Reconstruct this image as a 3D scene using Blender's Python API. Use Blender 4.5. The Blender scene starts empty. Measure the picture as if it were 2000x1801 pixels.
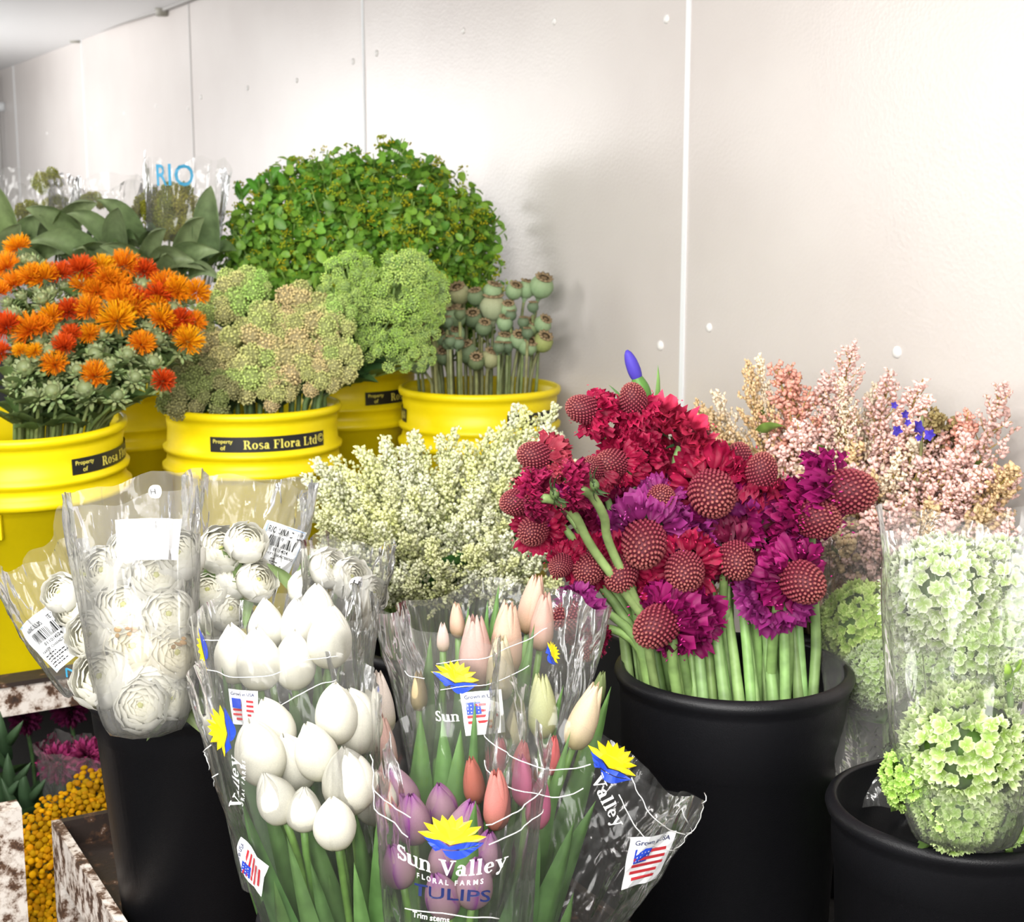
import bpy, math, random
from mathutils import Vector, Quaternion, Matrix, noise
random.seed(7)
PI = math.pi
sc = bpy.context.scene
COL = sc.collection
R = random.Random(11)
def U(a, b): return R.uniform(a, b)

# ------------------------------------------------------------------ camera
FPX, PITCH = 2900.0, math.radians(10)
CAM = Vector((0, 0, 1.5))
CP, SP = math.cos(PITCH), math.sin(PITCH)
cd = bpy.data.cameras.new('camera'); cam = bpy.data.objects.new('camera', cd); COL.objects.link(cam)
cam.location = CAM; cam.rotation_euler = (PI/2 - PITCH, 0, 0)
cd.sensor_width = 36; cd.lens = FPX/2000*36; cd.clip_start = .05
cd.dof.use_dof = True; cd.dof.focus_distance = 1.5; cd.dof.aperture_fstop = 13
sc.camera = cam
def ray(px, py):
    x = (px-1000)/FPX; y = -(py-900.5)/FPX
    return Vector((x, CP + y*SP, -SP + y*CP))
def pt(px, py, Y):
    d = ray(px, py); return CAM + d*(Y/d.y)
def proj(p):
    q = p - CAM; z = q.y*CP - q.z*SP; y = q.y*SP + q.z*CP
    return (1000 + FPX*q.x/z, 900.5 - FPX*y/z)
def ppm(Y): return FPX/(Y*CP+.07)          # pixels per metre, about

# wall plane: X = WA - WB*Y
WA, WB = 1.79, .568
WL = math.hypot(1, WB)
AL = Vector((-WB/WL, 1/WL, 0))      # along the wall, going away
INW = Vector((1/WL, WB/WL, 0))      # into the wall
W0 = Vector((WA, 0, 0))
def pwall(px, py):
    d = ray(px, py); t = (WA - CAM.x - WB*CAM.y)/(d.x + WB*d.y); return CAM + d*t
def wgap(p): return (WA - WB*p.y - p.x)/WL
def ptw(px, py, Y, gap=.03):        # a point at that depth, kept off the wall
    while wgap(pt(px, py, Y)) < gap: Y -= .01
    return pt(px, py, Y)

# ------------------------------------------------------------------ colours, materials
def lin(c): return c/12.92 if c <= .04045 else ((c+.055)/1.055)**2.4
def H(s): s = s.lstrip('#'); return tuple(lin(int(s[i:i+2], 16)/255) for i in (0, 2, 4))
def mixc(a, b, t): return tuple(a[i]*(1-t)+b[i]*t for i in range(3))
def jit(c, k=.12):
    f = 1+U(-k, k); return tuple(max(0, x*f*(1+U(-k, k)*.3)) for x in c)
def new_mat(name):
    m = bpy.data.materials.new(name); m.use_nodes = True; nt = m.node_tree
    return m, nt, nt.nodes, nt.links, nt.nodes['Principled BSDF'], nt.nodes['Material Output']
def plain(name, col, rough=.5, metal=0, spec=.5, bump=0, bscale=200, var=0):
    m, nt, N, L, B, OUT = new_mat(name)
    B.inputs['Base Color'].default_value = (*col, 1); B.inputs['Roughness'].default_value = rough
    B.inputs['Metallic'].default_value = metal; B.inputs['Specular IOR Level'].default_value = spec
    if bump or var:
        tc = N.new('ShaderNodeTexCoord'); nz = N.new('ShaderNodeTexNoise'); nz.inputs['Scale'].default_value = bscale
        nz.inputs['Detail'].default_value = 3; L.new(tc.outputs['Object'], nz.inputs['Vector'])
        if bump:
            bp = N.new('ShaderNodeBump'); bp.inputs['Strength'].default_value = bump; bp.inputs['Distance'].default_value = .002
            L.new(nz.outputs['Fac'], bp.inputs['Height']); L.new(bp.outputs[0], B.inputs['Normal'])
        if var:
            mx = N.new('ShaderNodeMix'); mx.data_type = 'RGBA'
            mx.inputs[6].default_value = (*[c*(1-var) for c in col], 1); mx.inputs[7].default_value = (*[min(1, c*(1+var)) for c in col], 1)
            L.new(nz.outputs['Fac'], mx.inputs[0]); L.new(mx.outputs[2], B.inputs['Base Color'])
    return m
def plant(name, rough=.55, trans=.25, spec=.3, nscale=90, namt=.25):
    """vertex colour x object colour x fine noise, with some light passing through"""
    m, nt, N, L, B, OUT = new_mat(name)
    at = N.new('ShaderNodeAttribute'); at.attribute_name = 'Col'
    oi = N.new('ShaderNodeObjectInfo')
    mu = N.new('ShaderNodeMix'); mu.data_type = 'RGBA'; mu.blend_type = 'MULTIPLY'; mu.inputs[0].default_value = 1
    L.new(at.outputs['Color'], mu.inputs[6]); L.new(oi.outputs['Color'], mu.inputs[7])
    tc = N.new('ShaderNodeTexCoord'); nz = N.new('ShaderNodeTexNoise'); nz.inputs['Scale'].default_value = nscale
    L.new(tc.outputs['Object'], nz.inputs['Vector'])
    mr = N.new('ShaderNodeMapRange'); mr.inputs['From Min'].default_value = .3; mr.inputs['From Max'].default_value = .7
    mr.inputs['To Min'].default_value = 1-namt; mr.inputs['To Max'].default_value = 1+namt*.4
    L.new(nz.outputs['Fac'], mr.inputs['Value'])
    m2 = N.new('ShaderNodeMix'); m2.data_type = 'RGBA'; m2.blend_type = 'MULTIPLY'; m2.inputs[0].default_value = 1
    L.new(mu.outputs[2], m2.inputs[6]); L.new(mr.outputs[0], m2.inputs[7])
    L.new(m2.outputs[2], B.inputs['Base Color'])
    B.inputs['Roughness'].default_value = rough; B.inputs['Specular IOR Level'].default_value = spec
    if trans:
        tr = N.new('ShaderNodeBsdfTranslucent'); L.new(m2.outputs[2], tr.inputs['Color'])
        ms = N.new('ShaderNodeMixShader'); ms.inputs[0].default_value = trans
        L.new(B.outputs[0], ms.inputs[1]); L.new(tr.outputs[0], ms.inputs[2]); L.new(ms.outputs[0], OUT.inputs[0])
    return m
M_PETAL = plant('petal', .5, .3, .25, 60, .08)
M_LEAF = plant('leaf', .42, .25, .4, 45, .3)
M_STEM = plant('stem', .45, 0, .4, 60, .3)
M_POD = plant('pod', .6, 0, .25, 40, .35)
M_FLORET = plant('floret', .7, .42, .15, 50, .08)

def film_mat(name, haze=.08, gloss=.9, bscale=30, bstr=.35, tint=(1, 1, 1)):
    """clear cellophane: see-through, mirror-like towards grazing, a little milky"""
    m, nt, N, L, B, OUT = new_mat(name); N.remove(B)
    tr = N.new('ShaderNodeBsdfTransparent'); tr.inputs[0].default_value = (*[.985*t for t in tint], 1)
    gl = N.new('ShaderNodeBsdfGlossy'); gl.inputs['Roughness'].default_value = .12
    df = N.new('ShaderNodeBsdfDiffuse'); df.inputs[0].default_value = (.95, .94, .9, 1)
    tl = N.new('ShaderNodeBsdfTranslucent'); tl.inputs[0].default_value = (.95, .94, .9, 1)
    tc = N.new('ShaderNodeTexCoord'); nz = N.new('ShaderNodeTexNoise'); nz.inputs['Scale'].default_value = bscale
    nz.inputs['Detail'].default_value = 2; nz.inputs['Distortion'].default_value = 1.2
    mp = N.new('ShaderNodeMapping'); mp.inputs['Scale'].default_value = (1, 1, .35)
    L.new(tc.outputs['Object'], mp.inputs[0]); L.new(mp.outputs[0], nz.inputs['Vector'])
    bp = N.new('ShaderNodeBump'); bp.inputs['Strength'].default_value = bstr; bp.inputs['Distance'].default_value = .01
    L.new(nz.outputs['Fac'], bp.inputs['Height'])
    fr = N.new('ShaderNodeFresnel'); fr.inputs['IOR'].default_value = 1.45
    for s in (gl, fr): L.new(bp.outputs[0], s.inputs['Normal'])
    fm = N.new('ShaderNodeMath'); fm.operation = 'MULTIPLY'; fm.inputs[1].default_value = gloss
    L.new(fr.outputs[0], fm.inputs[0])
    md = N.new('ShaderNodeMixShader'); md.inputs[0].default_value = .5
    L.new(df.outputs[0], md.inputs[1]); L.new(tl.outputs[0], md.inputs[2])
    # the milkiness gathers where the film is seen edge-on
    lw = N.new('ShaderNodeLayerWeight'); lw.inputs['Blend'].default_value = .25
    hm = N.new('ShaderNodeMath'); hm.operation = 'MULTIPLY_ADD'; hm.inputs[1].default_value = .16; hm.inputs[2].default_value = haze
    L.new(lw.outputs['Facing'], hm.inputs[0])
    m1 = N.new('ShaderNodeMixShader'); L.new(hm.outputs[0], m1.inputs[0])
    L.new(tr.outputs[0], m1.inputs[1]); L.new(md.outputs[0], m1.inputs[2])
    m2 = N.new('ShaderNodeMixShader'); L.new(fm.outputs[0], m2.inputs[0])
    L.new(m1.outputs[0], m2.inputs[1]); L.new(gl.outputs[0], m2.inputs[2])
    L.new(m2.outputs[0], OUT.inputs[0]); return m
M_FILM = film_mat('clear_film', .012, .8)
M_FILM_MILKY = film_mat('milky_film', .075, .9, 35, .45)
M_FILM_WHITE = film_mat('whitish_film', .13, .9, 35, .5)

M_YELLOW = plain('yellow_plastic', H('#f2d90a'), .4, 0, .4, .05, 120, .03)
M_BLACK = plain('black_plastic', (.006, .006, .0075), .42, 0, .32, .2, 900)
M_WHITE = plain('white_paper', (.86, .87, .88), .6)
M_INK = plain('black_ink', (.012, .012, .012), .5)
M_YINK = plain('yellow_ink', H('#fbe21a'), .45)
M_LYEL = plain('label_yellow_ink', H('#f0e268'), .5)
M_BINK = plain('blue_ink', H('#2a4bc8'), .45)
M_DINK = plain('navy_ink', H('#16245a'), .45)
M_CINK = plain('cyan_ink', H('#3d9cc4'), .5)
M_WINK = plain('white_ink', (.92, .92, .9), .5)
M_RINK = plain('red_ink', H('#c5343c'), .5)
M_LBLUE = plain('pale_blue_ink', H('#8fb3dd'), .5)

def rust_mat(name, white=.55, scale=14):
    m, nt, N, L, B, OUT = new_mat(name)
    tc = N.new('ShaderNodeTexCoord'); n1 = N.new('ShaderNodeTexNoise'); n1.inputs['Scale'].default_value = scale
    n1.inputs['Detail'].default_value = 8; n1.inputs['Roughness'].default_value = .7
    L.new(tc.outputs['Object'], n1.inputs['Vector'])
    r1 = N.new('ShaderNodeValToRGB'); e = r1.color_ramp.elements
    e[0].position = white-.12; e[0].color = (.022, .012, .008, 1); e[1].position = white+.1; e[1].color = (.72, .66, .6, 1)
    k = e.new(white-.02); k.color = (.10, .045, .02, 1); k = e.new(white+.03); k.color = (.5, .42, .36, 1)
    L.new(n1.outputs['Fac'], r1.inputs[0]); L.new(r1.outputs[0], B.inputs['Base Color'])
    bp = N.new('ShaderNodeBump'); bp.inputs['Strength'].default_value = .5; bp.inputs['Distance'].default_value = .003
    L.new(n1.outputs['Fac'], bp.inputs['Height']); L.new(bp.outputs[0], B.inputs['Normal'])
    B.inputs['Roughness'].default_value = .7; return m
M_RUSTW = rust_mat('rusty_white_paint', .47, 34)
M_RUSTD = rust_mat('rusty_dark_metal', .66, 40)

# ------------------------------------------------------------------ mesh building
def ico(sub):
    import bmesh
    b = bmesh.new(); bmesh.ops.create_icosphere(b, subdivisions=sub, radius=1)
    v = [x.co.copy() for x in b.verts]; f = [tuple(q.index for q in x.verts) for x in b.faces]; b.free(); return v, f
ICO1, ICO2, ICO3 = ico(1), ico(2), ico(3)
OCT = ([Vector(p) for p in ((1, 0, 0), (-1, 0, 0), (0, 1, 0), (0, -1, 0), (0, 0, 1), (0, 0, -1))],
       [(0, 2, 4), (2, 1, 4), (1, 3, 4), (3, 0, 4), (2, 0, 5), (1, 2, 5), (3, 1, 5), (0, 3, 5)])
def qz(d, roll=0.0):
    d = Vector(d).normalized(); q = Vector((0, 0, 1)).rotation_difference(d)
    return q @ Quaternion((0, 0, 1), roll)
class MB:
    def __init__(s): s.v = []; s.f = []; s.c = []; s.mi = []
    def add(s, vs, fs, col=(1, 1, 1)):
        o = len(s.v); s.v += [tuple(p) for p in vs]; s.f += [tuple(i+o for i in f) for f in fs]
        s.c += list(col) if isinstance(col, list) else [col]*len(vs)
    def grid(s, fn, nu, nv, cf=None, col=(1, 1, 1), wrap=False):
        vs = []; cs = []
        for j in range(nv+1):
            for i in range(nu+(0 if wrap else 1)):
                u, v = i/nu, j/nv; vs.append(fn(u, v)); cs.append(cf(u, v) if cf else col)
        w = nu if wrap else nu+1; fs = []
        for j in range(nv):
            for i in range(nu):
                a = j*w+i; b = j*w+(i+1) % w if wrap else a+1
                fs.append((a, b, b+w, a+w))
        s.add(vs, fs, cs)
    def tube(s, pts, rs, n=6, col=(1, 1, 1), cols=None):
        pts = [Vector(p) for p in pts]; m = len(pts)
        if not hasattr(rs, '__len__'): rs = [rs]*m
        vs = []; cs = []
        ref = None
        for i, p in enumerate(pts):
            t = (pts[min(i+1, m-1)] - pts[max(i-1, 0)]); t = t.normalized() if t.length > 1e-9 else Vector((0, 0, 1))
            if ref is None: ref = t.orthogonal().normalized()
            e1 = (ref - t*ref.dot(t)); e1 = e1.normalized() if e1.length > 1e-6 else t.orthogonal().normalized(); ref = e1
            e2 = t.cross(e1)
            for k in range(n):
                a = 2*PI*k/n; vs.append(p + (e1*math.cos(a)+e2*math.sin(a))*rs[i]); cs.append(cols[i] if cols else col)
        fs = [(j*n+k, j*n+(k+1) % n, (j+1)*n+(k+1) % n, (j+1)*n+k) for j in range(m-1) for k in range(n)]
        fs.append(tuple(range(n))[::-1]); fs.append(tuple((m-1)*n+k for k in range(n)))
        s.add(vs, fs, cs)
    def lump(s, c, r, col=(1, 1, 1), base=ICO1, q=None):
        c = Vector(c); r = Vector(r) if hasattr(r, '__len__') else Vector((r, r, r))
        vs = [Vector((p.x*r.x, p.y*r.y, p.z*r.z)) for p in base[0]]
        if q is not None: vs = [q @ p for p in vs]
        s.add([c+p for p in vs], base[1], col)
    def lathe(s, prof, n=64, cols=None, rib=None, col=(1, 1, 1)):
        m = len(prof); vs = []; cs = []
        for i, (r, z) in enumerate(prof):
            for k in range(n):
                a = 2*PI*k/n; rr = r*(rib(a, z) if rib else 1)
                vs.append((rr*math.cos(a), rr*math.sin(a), z)); cs.append(cols[i] if cols else col)
        s.add(vs, [(j*n+k, j*n+(k+1) % n, (j+1)*n+(k+1) % n, (j+1)*n+k) for j in range(m-1) for k in range(n)], cs)
    def box(s, x0, x1, y0, y1, z0, z1, ax=None, col=(1, 1, 1)):
        vs = [Vector((x, y, z)) for z in (z0, z1) for y in (y0, y1) for x in (x0, x1)]
        if ax: vs = [ax[0] + ax[1]*p.x + ax[2]*p.y + ax[3]*p.z for p in vs]
        s.add(vs, [(0, 2, 3, 1), (4, 5, 7, 6), (0, 1, 5, 4), (2, 6, 7, 3), (0, 4, 6, 2), (1, 3, 7, 5)], col)
    def mesh(s, name, mat, smooth=True):
        me = bpy.data.meshes.new(name); me.from_pydata(s.v, [], s.f)
        ca = me.color_attributes.new('Col', 'FLOAT_COLOR', 'POINT')
        flat = []
        for c in s.c: flat += [c[0], c[1], c[2], 1]
        ca.data.foreach_set('color', flat)
        if smooth: me.polygons.foreach_set('use_smooth', [True]*len(me.polygons))
        me.materials.append(mat); me.update(); return me
def obj(name, me, parent=None, loc=None, q=None, s=None, col=None):
    o = bpy.data.objects.new(name, me); COL.objects.link(o)
    if parent: o.parent = parent
    if loc is not None: o.location = loc
    if q is not None: o.rotation_mode = 'QUATERNION'; o.rotation_quaternion = q
    if s is not None: o.scale = (s, s, s) if not hasattr(s, '__len__') else s
    if col: o.color = (*col, 1)
    return o
def tag(o, label, cat, group=None):
    o['label'] = label; o['category'] = cat
    if group: o['group'] = group
    return o
def thing(name, loc, label, cat, group=None):
    o = bpy.data.objects.new(name, None); COL.objects.link(o); o.empty_display_size = .02; o.location = loc
    return tag(o, label, cat, group)
def struct(o): o['kind'] = 'structure'; return o
ORD = ['first', 'second', 'third', 'fourth', 'fifth', 'sixth', 'seventh', 'eighth', 'ninth', 'tenth', 'eleventh', 'twelfth', 'thirteenth', 'fourteenth', 'fifteenth', 'sixteenth']
def rows_of(items, n):
    """split (px, py) items into n rows from the top; gives (row word, place word) for each"""
    idx = sorted(range(len(items)), key=lambda i: items[i][1]); res = {}
    per = math.ceil(len(idx)/n)
    for r in range(n):
        row = sorted(idx[r*per:(r+1)*per], key=lambda i: items[i][0])
        rw = ['topmost', 'second', 'third', 'fourth', 'fifth', 'sixth'][r] if r < n-1 else 'lowest'
        for k, i in enumerate(row):
            res[i] = (rw, 'leftmost' if k == 0 else 'rightmost' if k == len(row)-1 else ORD[k]+' from left')
    return [res[i] for i in range(len(items))]
def herm(p0, t0, p1, t1, n):
    out = []
    for i in range(n+1):
        t = i/n; h1 = 2*t**3-3*t*t+1; h2 = t**3-2*t*t+t; h3 = -2*t**3+3*t*t; h4 = t**3-t*t
        out.append(p0*h1 + t0*h2 + p1*h3 + t1*h4)
    return out
def stem_to(root, head, d, r=.003, col=(.12, .22, .05), n=8, k=.6, base_t=None, sides=6, name='stem', bend=1.0):
    """a stem from the root of its thing up to the head, arriving along the head's direction"""
    b = Vector((0, 0, 0)); e = Vector(head) - root.location; L = e.length
    bt = Vector(base_t) if base_t else e.normalized()*.7 + Vector((0, 0, .5))
    mb = MB(); mb.tube(herm(b, bt*L*k, e, Vector(d).normalized()*L*k*bend, n), [r*(1.15-.3*i/n) for i in range(n+1)], sides, col)
    return obj(name, mb.mesh(name, M_STEM), root)
def stem_rim(root, head, d, c, zr, rr, r=.003, col=(.12, .22, .05), sides=6, name='stem'):
    """a stem that rises inside its bucket (axis c, rim at zr), clears the rim and then leans out to the head; gives the points above the rim"""
    L0 = root.location; head = Vector(head); E = head-L0; lx, ly = head.x-c.x, head.y-c.y; h = max(1.15, math.hypot(lx, ly)/rr)
    top = Vector((c.x+lx/h, c.y+ly/h, min(zr+.008, head.z-.02))) - L0; l = (E-top).length
    up = [Vector((0, 0, 0)).lerp(top, t/3) for t in range(3)]; hi = herm(top, (top.normalized()*.6+(E-top).normalized()*.6)*l*.8, E, Vector(d).normalized()*l*.7, 7)
    path = up+hi; n = len(path)-1
    mb = MB(); mb.tube(path, [r*(1.15-.3*i/n) for i in range(n+1)], sides, col); obj(name, mb.mesh(name, M_STEM), root); return hi
def along(hi, f):
    x = f*(len(hi)-1); i = min(len(hi)-2, int(x)); return hi[i].lerp(hi[i+1], x-i)
def blade(mb, base, tip, w, bow, side, col, cup=.35, nu=4, nv=9, c2=None, pw=.75):
    """a long leaf from base to tip, bowed along 'bow', its width along 'side'"""
    base, tip, bow, side = Vector(base), Vector(tip), Vector(bow), Vector(side).normalized()
    L = (tip-base).length; nrm = (tip-base).normalized().cross(side).normalized()
    def fn(u, v):
        x = (u-.5)*2; ww = w*(math.sin(PI*min(1, (v*.93+.07))**pw))**.8
        p = base.lerp(tip, v) + bow*math.sin(PI*v*.9)
        return p + side*x*ww*.5 + nrm*cup*ww*(x*x-.4)
    mb.grid(fn, nu, nv, lambda u, v: mixc(col, c2 or col, v*(1-abs(u-.5)*.6)))

# ------------------------------------------------------------------ flower shapes (built once, then shared by the copies)
GOLD = PI*(3-5**.5)
def fib(n, zmin=-1.0):
    out = []
    for i in range(n):
        z = 1-(i+.5)/n*(1-zmin); r = math.sqrt(max(0, 1-z*z)); out.append(Vector((r*math.cos(i*GOLD), r*math.sin(i*GOLD), z)))
    return out
def tulip_mesh(kind, seed):
    """unit-high egg of six overlapping petals"""
    r = random.Random(seed); mb = MB()
    rx, pk, tip = {'egg': (.31, .40, .022), 'slim': (.19, .34, .045), 'purple': (.29, .38, .03)}[kind]
    def prof(v):
        if v < pk: return rx*math.sqrt(max(0, 1-(1-v/pk)**2))*.97+.012
        t = (v-pk)/(1-pk); return (rx-tip)*(1-t**2.0)+tip
    for k in range(6):
        inner = k % 2; a0 = k*PI/3 + r.uniform(-.1, .1); hgt = (1.0 if inner else .97) + r.uniform(-.03, .03)
        off = .90 if inner else 1.0 + r.uniform(-.02, .03); hw = math.radians(56 if inner else 66)
        fl = r.uniform(-.004, .012) if kind == 'egg' else r.uniform(.0, .05)
        def fn(u, v, a0=a0, off=off, hgt=hgt, hw=hw, fl=fl):
            x = (u-.5)*2
            w = hw*(1-(.55 if kind == 'slim' else .30)*max(0, (v-.5)/.5)**3)*(1+.12*v)
            rr = prof(v)*off*(1+.05*(1-x*x)) + fl*max(0, v-.75)*4*.5 + .012*(1-abs(x))**6
            zz = v*hgt - .10*x*x*max(0, v-.5)*2
            a = a0+x*w; return Vector((rr*math.cos(a), rr*math.sin(a), zz))
        def cf(u, v):
            x = abs(u-.5)*2
            if kind == 'egg':
                c = mixc((.84, .80, .50), (.93, .905, .78), min(1, v*3.2)); return mixc(c, (.95, .94, .88), max(0, v-.4))
            if kind == 'purple':
                c = mixc((.36, .30, .21), (.40, .26, .30), min(1, v*1.6)); return mixc(c, (.27, .05, .30), min(1, x**3*.95+max(0, v-.78)*3.0))
            c = mixc((.55, .60, .30), (1, 1, 1), min(1, v*2.2)); return mixc(c, (.92, .9, .8), x**3*.5)
        mb.grid(fn, 10, 14, cf)
    return mb.mesh('tulip_petals', M_PETAL)
TUL = {k: [tulip_mesh(k, s) for s in range(3)] for k in ('egg', 'slim', 'purple')}

def ranunc_mesh(seed, center=True):
    r = random.Random(seed); mb = MB()
    for k in range(7):
        rk = .34+.66*k/6; n = 5 + k//2; th1 = math.radians(14+k*6.2)
        for i in range(n):
            a0 = 2*PI*i/n + k*.7 + r.uniform(-.15, .15); hw = PI/n*1.8; rr0 = rk*r.uniform(.95, 1.05); ph = r.uniform(0, 6)
            def fn(u, v, a0=a0, hw=hw, rr0=rr0, th1=th1, ph=ph, k=k):
                x = (u-.5)*2; th = math.radians(150)*(1-v) + (th1+.16*x*x)*v
                rr = rr0*(1+.035*math.sin(x*4+ph)*v + .09*max(0, v-.75)*4*(k/6))
                a = a0 + x*hw*(.65+.35*math.sin(PI*min(1, v+.25)))
                return Vector((rr*math.sin(th)*math.cos(a), rr*math.sin(th)*math.sin(a), rr*math.cos(th)*.82))
            e = mixc((.96, .92, .70), (.97, .955, .87), k/6)
            mb.grid(fn, 6, 7, lambda u, v, e=e: mixc(mixc((.86, .84, .55), e, min(1, v*1.6)), (.97, .96, .93), max(0, v-.7)))
    mb.lump((0, 0, .20), (.13, .13, .12), (.66, .66, .26), ICO2)
    return mb.mesh('ranunculus_petals', M_PETAL)
RAN = [ranunc_mesh(s) for s in range(3)]

def scab_dome(seed):
    r = random.Random(seed); mb = MB()
    mb.lump((0, 0, 0), (.93, .93, 1.08), (.10, .010, .022), ICO3)
    for p in fib(230, -.55):
        c = Vector((p.x*.95, p.y*.95, p.z*1.10)); t = max(0, p.z)
        base = mixc((.22, .016, .045), (.30, .075, .07), t); q = qz((p.x, p.y, p.z*.8))
        vs = []; cs = []
        for v in ICO1[0]:
            vs.append(c + q @ Vector((v.x*.086, v.y*.086, v.z*.09))); cs.append(mixc(base, (.44, .17, .14), max(0, v.z)**3*.8*(0.6+.5*t)))
        mb.add(vs, ICO1[1], cs)
    return mb.mesh('scabiosa_dome', M_POD)
def scab_petals(seed, full=1.0):
    r = random.Random(seed); mb = MB()
    for ring in range(4):
        n = 15
        for i in range(n):
            a = 2*PI*(i+.5*ring)/n + r.uniform(-.15, .15)
            Lg = (1.0-.08*ring)*r.uniform(.75, 1.2)*full; W = .6*r.uniform(.8, 1.25); z0 = -.18-.22*ring
            out = Vector((math.cos(a), math.sin(a), 0)); sd = Vector((-math.sin(a), math.cos(a), 0)); up = Vector((0, 0, 1))
            drop = r.uniform(-.75, .15); ph = r.uniform(0, 6); c0 = r.uniform(.65, 1.1)
            def fn(u, v):
                x = (u-.5)*2; w = W*(.25+.75*v**.7)
                lobe = 1 - .22*(abs(math.sin(x*PI*1.5))**2 if abs(x) > .33 else .0) - .15*x*x
                p = out*(.72 + Lg*v*lobe*.8) + sd*x*w*.55 + up*(z0 + drop*v*Lg + .17*math.sin(x*6+ph)*v + .13*math.sin(v*8+ph)*v)
                return p
            lite = r.random() < .25
            mb.grid(fn, 6, 4, lambda u, v: tuple(c0*q for q in mixc((.6, .4, .5), (1.25, 1.5, 1.3) if lite else (1, 1, 1), v)))
    for i in range(26):                                       # little white stamens
        a = r.uniform(0, 2*PI); p = Vector((math.cos(a), math.sin(a), r.uniform(-.1, .25)))*r.uniform(1.05, 1.5)
        mb.lump(p, (.03, .03, .09), (2.2, 3.6, 2.4), OCT, qz((r.uniform(-1, 1), r.uniform(-1, 1), 1)))
    return mb.mesh('scabiosa_petals', M_PETAL)
def scab_calyx():
    mb = MB()
    for i in range(11):
        a = 2*PI*i/11 + U(-.2, .2); o = Vector((math.cos(a), math.sin(a), 0)); s = Vector((-math.sin(a), math.cos(a), 0)); L = U(.7, 1.1)
        c = jit((.07, .13, .045), .25)
        blade(mb, o*.1+Vector((0, 0, -.95)), o*L*1.0+Vector((0, 0, -.8-U(.0, .7))), .26, Vector((0, 0, .2)), s, c, .3, 2, 5, mixc(c, (.14, .22, .11), .5))
    mb.lump((0, 0, -.85), (.32, .32, .25), (.16, .24, .08), ICO2)
    return mb.mesh('scabiosa_calyx', M_LEAF)
SCD = [scab_dome(s) for s in range(2)]; SCP = [scab_petals(s) for s in range(4)]; SCC = scab_calyx()

def hydrangea_mesh(seed):
    r = random.Random(seed); mb = MB()
    mb.lump((0, 0, 0), .84, (.10, .19, .04), ICO3)
    for p in fib(330, -.85):
        if r.random() < .06: continue
        rad = r.uniform(.88, 1.03); q = qz(p + Vector((r.uniform(-.4, .4), r.uniform(-.4, .4), r.uniform(-.4, .4))), r.uniform(0, 6))
        sz = r.uniform(.105, .155); g = r.random(); t = r.uniform(.0, .35)
        for k in range(4):
            a = k*PI/2 + r.uniform(-.15, .15); ca, sa = math.cos(a), math.sin(a); ph = r.uniform(0, 6); lift = r.uniform(.1, .8)
            def fn(u, v):
                x = (u-.5)*2; w = (.18+.75*math.sin(PI*(.1+.72*v)))*.62
                lx = v; ly = x*w; lz = lift*v*v*.6 + .34*x*x*v + .20*math.sin(x*4+ph)*v
                return p*rad + q @ (Vector((lx*ca-ly*sa, lx*sa+ly*ca, lz))*sz)
            mb.grid(fn, 4, 3, lambda u, v: mixc(mixc((.30, .46, .08), (.50, .64, .24), v), (.93, .95, .82), min(1, max((abs(u-.5)*2)**3*.8, v**4)*(.75+t))))
    return mb.mesh('hydrangea_florets', M_PETAL)
HYD = [hydrangea_mesh(s) for s in range(3)]

def sedum_mesh(seed, airy):
    r = random.Random(seed); mb = MB(); st = MB()
    nd = 9 if not airy else 15
    for i, p in enumerate(fib(nd, .0 if not airy else -.15)):
        d = (p + Vector((r.uniform(-.12, .12), r.uniform(-.12, .12), r.uniform(-.1, .1)))).normalized()
        R0 = r.uniform(.70, .86); sr = r.uniform(.34, .46) if not airy else r.uniform(.24, .30); c = d*R0; q = qz(d)
        hue = r.uniform(-.1, .1); tan = r.random()
        base = mixc((.66, .74, .34), (.80, .72, .44), tan) if not airy else mixc((.56, .80, .22), (.76, .92, .38), tan)
        if not airy: mb.lump(c, sr*.86, tuple(x*.55 for x in base), ICO2)
        for k, e in enumerate(fib(95 if not airy else 60, -.25 if not airy else .1)):
            e = e + Vector((r.uniform(-.1, .1), r.uniform(-.1, .1), r.uniform(-.1, .1)))
            f = r.uniform(.72, 1.2); rr = sr*r.uniform(.93, 1.07)
            mb.lump(c + q @ (e*rr), sr*r.uniform(.085, .13), tuple(x*f for x in base), OCT if airy else ICO1, qz((r.uniform(-1, 1), r.uniform(-1, 1), 1)))
        st.tube(herm(Vector((0, 0, -.9)), Vector((0, 0, .8)), c, d*.5, 5), [.045, .042, .04, .035, .03, .03], 5, (.28, .40, .14))
        if airy:
            for e in fib(12, .3): st.tube([c*.72, c + q @ (e*sr*.95)], [.018, .012], 4, (.34, .48, .18))
    return mb.mesh('floret_clusters', M_FLORET), st.mesh('branching_stalks', M_STEM)
SED = [sedum_mesh(s, False) for s in range(3)]; UMB = [sedum_mesh(s+9, True) for s in range(3)]

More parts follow.
